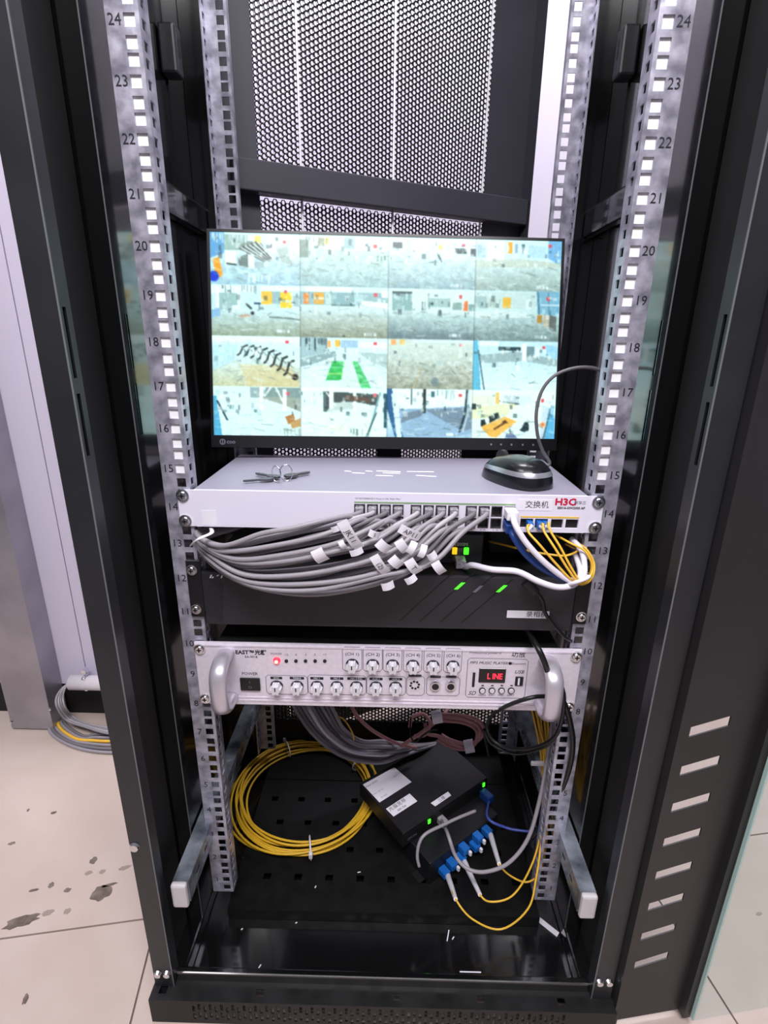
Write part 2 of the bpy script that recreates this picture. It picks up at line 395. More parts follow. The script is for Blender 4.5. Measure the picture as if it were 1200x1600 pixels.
    # mounting rails: front and rear
    for rear in (0, 1):
        y0 = 0.287 if rear else 0.0
        mb = MB(); holes = []
        nU = 41
        for k in range(nU):
            for o_ in (6.35, 22.225, 38.1):
                z = k * U + o_ / 1000
                holes.append((*sorted((s * 0.2274, s * 0.2376)), z - 0.0051, z + 0.0051))
        xr = sorted((s * 0.2235, s * 0.2535))
        mb.plate('Y', y0, y0 + 0.0016, xr[0], xr[1], -0.002, nU * U, holes)
        sl = [(y0 + 0.005, y0 + 0.0135, h[2] + 0.001, h[3] - 0.001) for h in holes]
        if not rear:
            xr = sorted((s * 0.2235, s * 0.2251))
            mb.plate('X', xr[0], xr[1], y0 + 0.0016, y0 + 0.022, -0.002, nU * U, sl)
            xr = sorted((s * 0.2519, s * 0.2535)); mb.plate('X', xr[0], xr[1], y0 + 0.0016, y0 + 0.03, -0.002, nU * U)
        else:
            sl = [(y0 - 0.0125, y0 - 0.0045, h[2] + 0.001, h[3] - 0.001) for h in holes]
            xr = sorted((s * 0.2519, s * 0.2535)); mb.plate('X', xr[0], xr[1], y0 - 0.018, y0, -0.002, nU * U, sl)
            xr = sorted((s * 0.2235, s * 0.2245)); mb.plate('X', xr[0], xr[1], y0 + 0.0016, y0 + 0.01, -0.002, nU * U)
        rail = obj('mounting_rail', mb, 'zinc', rack)
        if not rear:
            xr = sorted((s * 0.2255, s * 0.2425))
            obj('hole_light_strip', MB().box(xr[0], xr[1], 0.0019, 0.0032, 14.32 * U, nU * U), 'highlight_white', rail, 'white strip imitating light in the square rail holes')  # added strip, its white stands in for light reflected behind the holes
            for k in range(1, 31):
                obj('unit_number', text_mesh(str(k), 0.0125, Matrix.Translation((s * 0.2455, -0.0003, (k - 0.5) * U)) @ FRONT, 'CENTER'), 'ink', rail)
# base: bottom plate, shelf, sills, plinth
obj('bottom_plate', MB().box(-0.2925, 0.2925, -0.09, 0.345, -0.066, -0.062), 'black_gloss', rack)
holes = []
for yy in (0.055, 0.105, 0.155, 0.205):
    for k in range(9):
        x = -0.2 + 0.05 * k + (0.012 if int(yy * 100) % 2 else -0.008); holes.append((x - 0.006, x + 0.006, yy - 0.005, yy + 0.005))
mb = MB().plate('Z', -0.0435, -0.042, -0.2365, 0.2365, 0.002, 0.336, holes)
mb.box(-0.2365, 0.2365, 0.002, 0.0035, -0.0615, -0.0435)
mb.box(-0.2365, 0.2365, 0.250, 0.2515, -0.042, -0.0405)
obj('base_shelf', mb, 'black_dusty', rack)
obj('rear_sill', MB().box(-0.262, 0.262, 0.338, 0.345, -0.062, 0.026), 'black_dull', rack)
for s in (-1, 1):
    xr = sorted((s * 0.2665, s * 0.2915)); obj('base_channel', MB().rbox(xr[0], xr[1], -0.085, 0.30, -0.0615, -0.035, 0.003), 'black_gloss', rack)
obj('front_sill', MB().rbox(-0.298, 0.298, -0.0955, -0.0865, -0.062, -0.0215, 0.002), 'black_gloss', rack)
pl = obj('plinth', MB().plate('Z', -0.0375, -0.036, -0.303, 0.303, -0.1165, -0.0955, [(x - .005, x + .005, -0.111, -0.103) for x in (-.288, -.16, .02, .13, .235)])
         .box(-0.303, -0.3, -0.1165, -0.0955, FZ, -0.0375).box(0.3, 0.303, -0.1165, -0.0955, FZ, -0.0375), 'plinth_black', rack)
holes = []
for k in range(66):
    x = -0.247 + k * 0.0074
    o_ = 0.004 * (k % 2)
    holes += [(x, x + 0.0036, -0.0715 + o_, -0.0605 + o_), (x, x + 0.0036, -0.0565 + o_, -0.0455 + o_)]
obj('vent_panel', MB().plate('Y', -0.1185, -0.1165, -0.303, 0.303, FZ + 0.0005, -0.036, holes), 'plinth_black', pl)
obj('roof', MB().box(-0.3, 0.3, FY, 0.345, ZT, ZT + 0.03), 'black_satin', rack)
for (u, v, x) in ((240, 1521, -.2935), (257, 1521, -.2815), (933, 1534, .2815), (947, 1534, .2935)):
    z = at(u, v, Y=FY).z
    obj('bolt', MB().cyl((x, FY, z), (x, FY - 0.0035, z), 0.0052, 12, 0.004), 'chrome', rack)
q = at(208, 1323, Y=FY); q.x = max(-0.294, q.x)
obj('bolt', MB().cyl((q.x, FY, q.z), (q.x, FY - 0.003, q.z), 0.0062, 16, 0.005), 'chrome', rack)

# rear door: hinged at the left rear corner and left ajar
HX, HY, TH = -0.27, 0.352, math.radians(26)
RD = Matrix.Translation((HX, HY, 0)) @ Matrix.Rotation(TH, 4, 'Z')   # local x along the door, y outwards
rd = obj('rear_door', MB(RD).plate('Y', 0.0, 0.0015, 0.0, 0.575, -0.05, ZT - 0.02, [(0.062, 0.487, 0.0, 0.997), (0.062, 0.487, 1.0405, ZT - 0.09)])
         .box(0.5735, 0.575, -0.028, 0.0, -0.05, ZT - 0.02).box(0.0, 0.0015, -0.004, 0.0, -0.05, ZT - 0.02), 'rear_door_grey', rack)
obj('crossbar', MB(RD).rbox(0.018, 0.571, -0.026, -0.001, 0.997, 1.040, 0.002), 'rear_door_grey', rd)
def hexmesh(s0, s1, z0, z1, p, r, y0, y1, RM=RD):
    dx = p * 0.8660254
    nx, nz = int(round((s1 - s0) / dx)), int((z1 - z0) / p)
    dx = (s1 - s0) / nx
    cell = np.array([(-2 * dx / 3, 0), (-dx / 3, p / 2), (dx / 3, p / 2), (2 * dx / 3, 0), (dx / 3, -p / 2), (-dx / 3, -p / 2)])
    hole = np.array([(r * .86 * math.cos(math.pi - k * math.pi / 3), r * 1.08 * math.sin(math.pi - k * math.pi / 3)) for k in range(6)])
    cen = np.array([(s0 + (i + .5) * dx, z0 + (j + .5 + (.5 if i % 2 else 0)) * p) for i in range(nx) for j in range(nz)])
    n = len(cen)
    V = np.zeros((n, 24, 3))
    for b, (ring, y) in enumerate(((cell, y0), (hole, y0), (hole, y1), (cell, y1))):
        V[:, b * 6:(b + 1) * 6, 0] = cen[:, None, 0] + ring[None, :, 0]; V[:, b * 6:(b + 1) * 6, 2] = cen[:, None, 1] + ring[None, :, 1]; V[:, b * 6:(b + 1) * 6, 1] = y
    fs = []
    for b in range(3):
        for k in range(6): fs.append((b * 6 + k, b * 6 + (k + 1) % 6, (b + 1) * 6 + (k + 1) % 6, (b + 1) * 6 + k))
    Fc = (np.arange(n)[:, None, None] * 24 + np.array(fs)[None]).reshape(-1, 4)
    V = V.reshape(-1, 3)
    R = np.array(RM)
    V = V @ R[:3, :3].T + R[:3, 3]
    me = bpy.data.meshes.new('mesh_panel'); me.vertices.add(len(V)); me.vertices.foreach_set('co', V.ravel().astype(np.float32))
    me.loops.add(Fc.size); me.loops.foreach_set('vertex_index', Fc.ravel().astype(np.int32))
    me.polygons.add(len(Fc)); me.polygons.foreach_set('loop_start', np.arange(0, Fc.size, 4, dtype=np.int32)); me.polygons.foreach_set('loop_total', np.full(len(Fc), 4, dtype=np.int32))
    me.update(calc_edges=True); me.validate(); return me
for z0, z1 in ((0.0, 0.997), (1.0405, ZT - 0.09)):
    obj('mesh_panel', hexmesh(0.062, 0.487, z0 - 0.004, z1, 0.0079, 0.0030, 0.0, 0.0012), 'black_gloss', rd, 'perforated black steel sheet')
for sx_ in (0.131, 0.296, 0.481):
    rb = MB(RD).cyl((sx_, 0.001, -0.0), (sx_, 0.001, 0.998), 0.0022, 8).cyl((sx_, 0.001, 1.04), (sx_, 0.001, ZT - 0.09), 0.0022, 8)
    obj('rib', rb, 'highlight_white', rd, 'thin vertical rib on the perforated door, coloured white as a highlight')  # white colour imitates light caught along the bends of the mesh

obj('vent_strip', hexmesh(-0.258, 0.258, 0.022, 0.062, 0.0079, 0.0030, 0.340, 0.3412, Matrix.Identity(4)), 'black_gloss', rack, 'perforated strip above the rear sill')
# front door: opened right round, lying beside the cabinet front; steel stile with slots, then glass
AL = math.radians(9)
FD = Matrix.Translation((0.304, FY - 0.009, 0)) @ Matrix.Rotation(AL, 4, 'Z')
fd = obj('front_door', MB(FD).box(0.0, 0.006, 0.0, 0.018, -0.07, ZT - 0.02), 'door_black', rack)
SS, SK = 0.0515, 0.010                                            # slot spacing and rise across the stile
stile = MB(FD).box(0.006, 0.0165, 0.004, 0.0055, -0.07, ZT - 0.02).box(0.061, 0.098, 0.004, 0.0055, -0.07, ZT - 0.02)
zz = [-0.07] + [q for k in range(8) for q in (0.028 + SS * k, 0.041 + SS * k)] + [ZT - 0.02]
for k in range(0, len(zz), 2):
    k0 = 0 if k == 0 else SK; k1 = 0 if k == len(zz) - 2 else SK
    stile.prism([(0.0165, 0.004, zz[k]), (0.061, 0.004, zz[k] + k0), (0.061, 0.004, zz[k + 1] + k1), (0.0165, 0.004, zz[k + 1])], (0, 0.0015, 0))
obj('slotted_stile', stile, 'door_black', fd, 'black steel door stile with a row of cut slots')
obj('stile_edge', MB(FD).box(0.098, 0.112, -0.006, 0.014, -0.07, ZT - 0.02), 'door_black', fd)
obj('glass_pane', MB(FD).box(0.1085, 0.52, -0.012, -0.0075, -0.066, ZT - 0.03), 'glass', fd, 'clear glass pane of the open door')
obj('glass_edge', MB(FD).box(0.1062, 0.1085, -0.012, -0.0075, -0.066, ZT - 0.03), 'glass_edge', fd, 'pale green edge of the glass')
obj('outer_stile', MB(FD).box(0.52, 0.60, -0.007, 0.018, -0.07, ZT - 0.02), 'door_black', fd)

# ------------------------------------------------------------------ rack equipment helpers
def screw(parent, x, z, y, r=0.0062):
    """pan head cross screw with a washer; the cross is cut as four raised quadrants"""
    w_ = MB().cyl((x, y, z), (x, y - 0.0012, z), r * 1.25, 18); o = obj('screw', w_, 'chrome', parent)
    h = MB().cyl((x, y - 0.0012, z), (x, y - 0.0038, z), r, 16, r * 0.78); h.smooth = True
    obj('screw_head', h, 'chrome', o)
    c = MB().box(x - r * .5, x + r * .5, y - 0.0041, y - 0.0037, z - r * .13, z + r * .13).box(x - r * .13, x + r * .13, y - 0.0041, y - 0.0037, z - r * .5, z + r * .5)
    obj('screw_cross', c, 'ink', o)
PW = 0.2375                                                     # half width of a rack panel

# ------------------------------------------------------------------ network switch
SZ0, SZ1, SY = 0.5785, 0.6215, -0.004
sw = thing('network_switch', 'light grey one-unit network switch screwed to the rails under the monitor', 'switch', (0, 0.09, SZ0))
obj('body', MB().rbox(-0.22, 0.22, 0.0, 0.186, SZ0, SZ1, 0.0008, 1), 'switch_top', sw)
for s in (-1, 1):
    x0, x1 = sorted((s * 0.2195, s * PW))
    poly = [(x0, z) for z in ()]
    c = 0.006
    xo, xi = s * PW, s * 0.2195
    P = [(xi, SY + .001, SZ0), (xo - s * c, SY + .001, SZ0), (xo, SY + .001, SZ0 + c), (xo, SY + .001, SZ1 - c), (xo - s * c, SY + .001, SZ1), (xi, SY + .001, SZ1)]
    ear = obj('ear', MB().prism(P, (0, 0.002, 0)), 'switch_front', sw)
    for z in ((SZ0 + 0.0065, SZ1 - 0.0065)): screw(sw, s * 0.2315, z, SY + 0.001, 0.0058)
# port geometry
blk = [(552, 632), (640, 718), (726, 806)]
ports = []                                                      # (x, z, col, row)
hol = []
cols = []
for u0, u1 in blk:
    for k in range(4):
        ua = u0 + (u1 - u0) * k / 4; ub = u0 + (u1 - u0) * (k + 1) / 4
        cols.append((at(ua + 1.5, 800, Y=SY).x, at(ub - 1.5, 800, Y=SY).x))
ZR = [(0.5965, 0.6085), (0.5825, 0.5945)]
for x0, x1 in cols:
    for z0, z1 in ZR: hol.append((x0, x1, z0, z1))
sfp = [(at(a, 815, Y=SY).x, at(b, 815, Y=SY).x) for a, b in ((813, 833), (836, 856), (861, 880), (884, 904))]
for x0, x1 in sfp: hol.append((x0, x1, 0.5835, 0.5945))
obj('front_panel', MB().plate('Y', SY, 0.0, -0.2195, 0.2195, SZ0, SZ1, hol), 'switch_front', sw)
for i, (x0, x1) in enumerate(cols):
    for r, (z0, z1) in enumerate(ZR):
        jb = MB().box(x0, x1, -0.0006, -0.0002, z0, z1)
        j = obj('port', jb, 'port_dark', sw)
        fr = MB()
        for (a, b, c, d) in ((x0, x0 + .0012, z0, z1), (x1 - .0012, x1, z0, z1), (x0 + .0012, x1 - .0012, z1 - .0012, z1), (x0 + .0012, x1 - .0012, z0, z0 + .0012)): fr.box(a, b, SY - .0004, -.0006, c, d)
        obj('port_frame', fr, 'port_metal', j)
for x0, x1 in sfp:
    j = obj('fibre_port', MB().box(x0, x1, -0.0006, -0.0002, 0.5835, 0.5945), 'port_dark', sw)
gx0, gx1 = cols[0][0], cols[-1][1]
obj('green_line', MB().box(gx0, gx1, SY - 0.0003, SY, 0.6097, 0.6115), 'ink_green', sw, 'green printed line above the ports')
obj('yellow_line', MB().box(sfp[0][0], sfp[-1][1], SY - 0.0003, SY, 0.5958, 0.5976), 'ink_yellow', sw, 'yellow printed line above the fibre ports')
ftext('printed_text', '10/100/1000BASE-T Ports (1-24)  PoE+ Max', 0.0028, (gx0 + 0.026, SY - 0.0003, 0.6150), 'ink_grey', sw)
ftext('printed_text', 'SYS   Mode', 0.0026, (at(520, 806, Y=SY).x, SY - 0.0003, 0.5905), 'ink', sw)
for k, (x0, x1) in enumerate(cols):
    if k >= 8: ftext('port_number', '%d  %d' % (2 * k + 1, 2 * k + 2), 0.0024, ((x0 + x1) / 2, SY - 0.0003, 0.5805), 'ink', sw)
lx = at(893, 780, Y=SY).x
ftext('brand_text', 'H3C', 0.0108, (at(884, 781, Y=SY).x, SY - 0.0003, 0.6145), 'ink_red', sw, bold=0.0004, sx=1.12)
ftext('brand_text', '新华三', 0.0045, (at(907, 782, Y=SY).x, SY - 0.0003, 0.6138), 'ink', sw)
ftext('model_text', 'S5016-GW2000 AP', 0.0038, (at(893, 789, Y=SY).x, SY - 0.0003, 0.6078), 'ink', sw, bold=0.0001)
q = at(836, 789, Y=SY)
st = obj('label_sticker', MB().box(q.x - 0.019, q.x + 0.019, SY - 0.0003, SY, q.z - 0.0065, q.z + 0.0065), 'paper', sw, 'white paper label reading 交换机')
ftext('label_text', '交换机', 0.0088, (q.x + 0.002, SY - 0.0005, q.z), 'ink', st)
q = at(327, 809, Y=SY)
st = obj('code_sticker', MB().box(q.x - 0.008, q.x + 0.008, SY - 0.0003, SY, q.z - 0.009, q.z + 0.009), 'paper', sw, 'small white sticker with a grey square')
# embossed marks on the lid
for (ua, va, ub, vb) in ((538, 736, 549, 737), (550, 739, 570, 740), (571, 736, 582, 737), (588, 736, 626, 737.5), (598, 739, 625, 740), (587, 743, 614, 744), (636, 737, 678, 737.5), (650, 743, 682, 745)):
    a, b = at(ua, va, Z=SZ1), at(ub, vb, Z=SZ1)
    obj('lid_mark', MB().prism([(a.x, a.y - .001, SZ1), (b.x, b.y - .001, SZ1), (b.x, b.y + .0025, SZ1), (a.x, a.y + .0025, SZ1)], (0, 0, .0003)), 'ink_white', sw)

# ------------------------------------------------------------------ grey network cables with flags
CAB = []                                                        # (object, sampled points)
def cable(name, pts, r, m, label, cat='cable', group=None, n=8, sub=6):
    P = spline(pts, sub)
    o = obj(name, MB().tube(P, r, n, raw=True), m); tag(o, label, cat, group)
    CAB.append((o, P)); return o
path0 = [(535, 806), (500, 815), (460, 826), (410, 838), (360, 851), (327, 848), (309, 832)]
path1 = [(731, 836), (682, 882), (608, 910), (500, 930), (400, 922), (337, 886), (312, 848)]
order = []
for i in range(11):
    order.append((i, 0))
    if i not in (9, 10): order.append((i, 1))
ordn = ['first', 'second', 'third', 'fourth', 'fifth', 'sixth', 'seventh', 'eighth', 'ninth', 'tenth', 'eleventh', 'twelfth']
order = [o for o in order if o not in ((10, 0),)]
grey = []
NG = len(order)
for k, (c, r) in enumerate(order):
    t = k / (NG - 1)
    x = (cols[c][0] + cols[c][1]) / 2; z = (ZR[r][0] + ZR[r][1]) / 2
    tt = min(1, max(0, (c + 0.5 * r) / 9.5))
    jit = random.Random(k * 3 + 1)
    ys = [-0.034, -0.046, -0.052, -0.05, -0.042, -0.026, 0.004]
    pts = [(x, -0.002, z), (x, -0.016, z - 0.001), ]
    lay = (-0.008, 0.0, 0.008)[k % 3]
    tj = min(1.05, max(-.02, tt + jit.uniform(-.06, .06)))
    for q, ((a, b), (c_, d)) in enumerate(zip(path0, path1)):
        tq = tt if q < 2 else tj
        u = a + (c_ - a) * tq; v = b + (d - b) * tq
        pts.append(at(u + jit.uniform(-2, 2), v + jit.uniform(-3, 3), Y=ys[q] + lay * (0.4 if q in (0, 6) else 1)))
    e = pts[-1]
    pts += [Vector((-0.208 + 0.004 * (k % 5), 0.05 + 0.004 * (k % 4), 0.562 - 0.0035 * (k % 4))), Vector((-0.19 + .006 * (k % 5), 0.15, 0.56 - 0.0035 * (k % 4)))]
    row = ('upper', 'lower')[r]
    o = cable('network_cable', pts, 0.0028, ('cable_grey', 'cable_grey_dark', 'cable_grey_light')[k % 3] if r == 0 else ('cable_grey_dark', 'cable_grey')[k % 2],
              'grey network cable in the %s %s-row switch port from the left' % (ordn[c], row), 'cable', 'grey network cables of the switch')
    w_ = (cols[c][1] - cols[c][0]) * 0.38
    obj('plug', MB().rbox(x - w_, x + w_, -0.0135, -0.0008, z - 0.0042, z + 0.0042, 0.0006, 1), 'plug_clear', o, 'clear plastic plug')
    grey.append(o)
# black print along three of them
# paper flags: (u, v, length px, width px, angle deg, text)
flags = [(548, 836, 50, 15, -62, 'JK11'), (500, 868, 22, 17, -62, ''), (585, 834, 16, 10, -20, 'S'), (599, 853, 20, 14, -42, ''), (641, 832, 34, 13, -28, 'AP11'),
         (629, 853, 22, 13, -55, ''), (643, 855, 18, 10, 62, ''), (660, 861, 18, 9, 70, ''), (594, 882, 34, 13, -58, '(2)'), (619, 878, 20, 14, -45, ''),
         (646, 885, 26, 14, -55, 'T'), (675, 868, 13, 10, 30, ''), (686, 887, 22, 12, -55, ''), (642, 905, 16, 10, 30, ''), (606, 915, 17, 11, 15, ''), (557, 862, 18, 9, 18, ''), (536, 851, 14, 8, -60, ''), (528, 824, 18, 8, 25, '')]
for (u, v, L, W, ang, tx) in flags:
    L *= 1.15; W *= 1.2
    best = None
    for o, P in CAB[:NG]:
        for p in P:
            if p.y > -0.02: continue
            a, b = px(p); d = (a - u) ** 2 + (b - v) ** 2 + (p.y + 0.06) * 4000
            if best is None or d < best[0]: best = (d, o, p)
    _, o, p = best
    Y = -0.064
    c = at(u, v, Y=Y); k = (c - CAM).dot(FW) / F
    ca, sa = math.cos(math.radians(ang)), math.sin(math.radians(ang))
    e1 = Vector((ca, 0.22, sa)).normalized(); e2 = Vector((-sa, -0.1, ca)).normalized()
    nn = e1.cross(e2).normalized()
    if nn.y > 0: nn = -nn
    mb = MB(); ln = 6; V = []; Fs = []
    for q in range(ln + 1):
        f = q / ln - .5
        bend = nn * (0.0025 * (1 - 4 * f * f))
        for w2 in (-.5, .5):
            for dz in (0, 0.0003): V.append(c + e1 * (f * L * k) + e2 * (w2 * W * k) + bend - nn * dz)
    for q in range(ln):
        a = q * 4; b = a + 4
        Fs += [(a, a + 2, b + 2, b), (a + 1, b + 1, b + 3, a + 3), (a, b, b + 1, a + 1), (a + 2, a + 3, b + 3, b + 2)]
    Fs += [(0, 1, 3, 2), (ln * 4, ln * 4 + 2, ln * 4 + 3, ln * 4 + 1)]
    mb.add(V, Fs)
    fl = obj('label_flag', mb, 'paper', o, 'white paper flag wrapped on the cable')
    if tx:
        x_, y_ = e1, e2
        if x_.cross(y_).y > 0: y_ = -y_
        z_ = x_.cross(y_)
        Tm = Matrix(((x_.x, y_.x, z_.x, 0), (x_.y, y_.y, z_.y, 0), (x_.z, y_.z, z_.z, 0), (0, 0, 0, 1))); Tm.translation = c + nn * 0.0031
        obj('label_text', text_mesh(tx, W * k * 0.75, Tm, 'CENTER'), 'ink', fl)
# white tie round the bundle at the left end
tp = [at(u, v, Y=Y) for u, v, Y in ((298, 852, -.02), (310, 842, -.045), (330, 833, -.03), (330, 826, -.005))]
tag(obj('cable_tie', MB().tube(tp, 0.0025, 6, 5, r2=0.001), 'tie_white'), 'white cable tie round the grey cables at the left rail', 'cable tie')

# ------------------------------------------------------------------ right hand patch cables
def pp(lst): return [at(u, v, Y=Y) for u, v, Y in lst]
x = (cols[11][0] + cols[11][1]) / 2
z0, z1 = (ZR[0][0] + ZR[0][1]) / 2, (ZR[1][0] + ZR[1][1]) / 2
o = cable('patch_cable', [(x, -0.004, z0), (x, -0.02, z0)] + pp([(806, 822, -.036), (822, 848, -.042), (848, 876, -.044), (878, 900, -.043), (900, 908, -.042), (913, 895, -.03), (909, 862, -.012), (893, 842, .01)]), 0.0034, 'cable_white', 'thick white patch cable from the last upper switch port down to the right', 'cable')
obj('plug', MB().rbox(x - .0062, x + .0062, -0.022, -0.001, z0 - 0.0052, z0 + 0.0052, 0.001, 1), 'boot_white', o, 'white plug')
o = cable('patch_cable', [(x, -0.004, z1), (x, -0.02, z1 - .002)] + pp([(802, 838, -.03), (818, 862, -.034), (842, 884, -.036), (875, 902, -.036), (898, 908, -.034), (911, 893, -.018), (906, 868, -.004), (892, 850, .02)]), 0.0038, 'cable_blue', 'dark blue patch cable from the last lower switch port down to the right', 'cable')
obj('plug', MB().rbox(x - .0066, x + .0066, -0.024, -0.001, z1 - 0.0056, z1 + 0.0048, 0.001, 1), 'cable_blue', o, 'blue plug')
fz = 0.589
fib = [(sfp[0], .68, [(826, 832, -.03), (842, 850, -.04), (868, 880, -.044), (893, 906, -.046), (910, 913, -.04), (925, 903, -.02), (928, 880, -.008), (914, 856, 0.0), (890, 844, .015)], 'thin yellow fibre cable in the first fibre port of the switch'),
       (sfp[1], .30, [(850, 830, -.03), (868, 858, -.042), (888, 890, -.048), (905, 912, -.047), (917, 908, -.032), (924, 888, -.012), (920, 868, 0.0), (900, 848, .012)], 'thin yellow fibre cable, left of the pair in the second fibre port'),
       (sfp[1], .75, [(859, 828, -.03), (876, 856, -.04), (893, 888, -.046), (908, 910, -.045), (914, 900, -.03), (914, 880, -.015), (905, 862, -.002), (884, 850, .02)], 'thin yellow fibre cable, right of the pair in the second fibre port')]
for (x0, x1), f, pts, lb in fib:
    x = x0 + (x1 - x0) * f; P = pp(pts)
    o = cable('fibre_cable', [(x, -0.012, fz), P[0] + Vector((0, 0.006, 0.006))] + P, 0.0013, 'cable_yellow', lb, 'cable', 'yellow fibre cables of the switch')
    obj('connector', MB().box(x - 0.0028, x + 0.0028, -0.014, -0.001, fz - 0.0035, fz + 0.0035), 'connector_blue', o, 'blue fibre connector')
    obj('boot', MB().cyl((x, -0.014, fz), P[0] + Vector((0, .002, .002)), 0.0027, 10, 0.0016), 'boot_white', o, 'white strain relief boot')
cable('fibre_cable', pp([(764, 846, .06), (790, 852, .03), (822, 860, .0), (856, 866, -.01), (885, 868, -.012), (905, 858, .0), (900, 845, .03)]), 0.0013, 'cable_yellow', 'thin yellow fibre cable running level behind the white patch cable', 'cable', 'yellow fibre cables of the switch')
cable('fibre_cable', pp([(868, 836, .01), (890, 848, -.012), (915, 862, -.02), (926, 888, -.024), (916, 908, -.034), (900, 911, -.046)]), 0.0013, 'cable_yellow', 'thin yellow fibre cable curving outermost beside the right rail', 'cable', 'yellow fibre cables of the switch')
rc = at(903, 907, Y=-.043)
tag(obj('hook_band', MB().tube([rc + Vector((0.013 * math.cos(a) * .8, 0.012 * math.sin(a), 0.008 * math.cos(a + .9))) for a in np.linspace(0, 2 * math.pi, 14)[:-1]], 0.0022, 6, 3, closed=True), 'boot_white'), 'white band tying the patch cables together by the right rail', 'cable tie')

# ------------------------------------------------------------------ small media box on the recorder, with its cable
mb0 = at(648, 880, Y=0.03)
box_x0, box_x1 = at(640, 865, Y=0.03).x, at(754, 865, Y=0.03).x
NZ0, NZ1, NE = 0.4555, 0.523, 0.536
rt = thing('media_converter', 'small black network box with a lit port, standing on the recorder under the switch', 'network device', ((box_x0 + box_x1) / 2, 0.07, NZ1))
obj('case', MB().rbox(box_x0, box_x1, 0.03, 0.11, NZ1 + .0005, 0.562, 0.0015), 'device_grey', rt)
q = at(718, 866, Y=0.03)
obj('port', MB().box(q.x - .0085, q.x + .0085, 0.028, 0.0302, q.z - .010, q.z + .009), 'port_metal', rt)
obj('status_light', MB().rbox(q.x - .0095, q.x - .0035, 0.0262, 0.0282, q.z + .001, q.z + .010, .0006, 1), 'led_yellow', rt, 'yellow lit indicator')
obj('status_light', MB().rbox(q.x + .0045, q.x + .0105, 0.0262, 0.0282, q.z + .001, q.z + .010, .0006, 1), 'led_green', rt, 'green lit indicator')
ftext('port_text', '1000M', 0.006, (q.x + .001, 0.0295, q.z + .013), 'ink_white', rt)
o = cable('patch_cable', [(q.x, 0.026, q.z - .007), (q.x + .004, 0.012, q.z - .009)] + pp([(738, 883, -.01), (770, 890, -.03), (808, 893, -.04), (840, 908, -.045), (868, 917, -.046), (890, 916, -.046), (903, 908, -.042), (907, 893, -.03), (899, 865, 0.0)]), 0.0034, 'cable_white', 'grey-white cable from the lit network box sweeping over the recorder to the right', 'cable')
obj('plug', MB().rbox(q.x - .006, q.x + .006, 0.010, 0.0285, q.z - .0105, q.z - .001, .0006, 1), 'plug_clear', o, 'clear plug glowing in the light of the port')
ad = thing('power_block', 'dark grey box lying in the shade on the recorder, right of the lit network box', 'adapter', (0.15, 0.09, NZ1))
obj('case', MB().rbox(at(762, 860, Y=.06).x, at(868, 860, Y=.06).x, 0.06, 0.14, NZ1 + .0005, 0.555, 0.003), 'device_black', ad)

# ------------------------------------------------------------------ video recorder (2U, black)
nv = thing('video_recorder', 'black rack video recorder with slanted slits and two green lights, below the switch', 'recorder', (0, 0.12, NZ0))
NY = -0.006
obj('body', MB().box(-0.217, 0.217, 0.0, 0.24, NZ0 + .002, NZ1), 'black_dull', nv)
obj('front_panel', MB().rbox(-0.2195, 0.2195, NY, 0.0, NZ0 - 0.002, NZ1, 0.0015), 'nvr_front', nv)
for s in (-1, 1):
    xr = sorted((s * 0.2195, s * PW))
    obj('ear', MB().rbox(xr[0], xr[1], -0.0035, -0.0008, NZ0 + .006, NE, 0.001, 1), 'device_black', nv)
    for z in (NZ0 + .017, NE - .012): screw(nv, s * 0.2305, z, -0.0035, 0.0052)
# slanted hatching at left, slanted slits and lights at right
for k in range(20):
    z_a = NZ1 - .004 - .0026 * k; x_a = -0.2175; L_ = .024 - .0003 * k
    obj('ridge', MB().prism([(x_a, NY - .0006, z_a), (x_a + L_, NY - .0006, z_a - .012), (x_a + L_, NY - .0006, z_a - .0113), (x_a, NY - .0006, z_a + .0007)], (0, .0007, 0)), 'device_grey', nv)
for (ua, va, ub, vb, led) in ((624, 970, 708, 893, 0), (655, 971, 742, 893, 1), (687, 972, 772, 897, 2), (720, 973, 800, 905, 1)):
    a, b = at(ua, va, Y=NY), at(ub, vb, Y=NY)
    a.z = max(a.z, NZ0)
    sl_ = obj('slit', MB().prism([(a.x, NY - .0003, a.z), (a.x + .0016, NY - .0003, a.z), (b.x + .0016, NY - .0003, b.z), (b.x, NY - .0003, b.z)], (0, .0008, 0)), 'port_dark', nv)
    if led:
        f = {1: .72, 2: .70}[led]
        c = a.lerp(b, f if ua != 720 else .79); d = (b - a).normalized() * 0.006
        obj('status_light', MB().prism([c - d + Vector((-.0012, -.0006, 0)), c - d + Vector((.0028, -.0006, 0)), c + d + Vector((.0028, -.0006, 0)), c + d + Vector((-.0012, -.0006, 0))], (0, .0006, 0)), 'led_green' if led == 1 else 'ink_grey', sl_, 'green lit indicator' if led == 1 else None)
q = at(825, 960, Y=NY)
st = obj('label_sticker', MB().box(q.x - 0.025, q.x + 0.025, NY - .0004, NY, q.z - 0.0048, q.z + 0.0048), 'paper', nv, 'white paper label reading 录相机')
ftext('label_text', '录相机', 0.0085, (q.x + 0.010, NY - .0006, q.z), 'ink', st)
for (ua, va, ub, vb) in ((327.5, 903, 329.5, 898), (331, 903, 332, 901), (338, 900, 341, 898), (345, 903, 346, 899)):
    a, b = at(ua, va, Y=NY), at(ub, vb, Y=NY)
    obj('brand_mark', MB().prism([(a.x, NY - .0005, a.z), (a.x + .0016, NY - .0005, a.z), (b.x + .0016, NY - .0005, b.z), (b.x, NY - .0005, b.z)], (0, .0005, 0)), 'ink_white', nv)
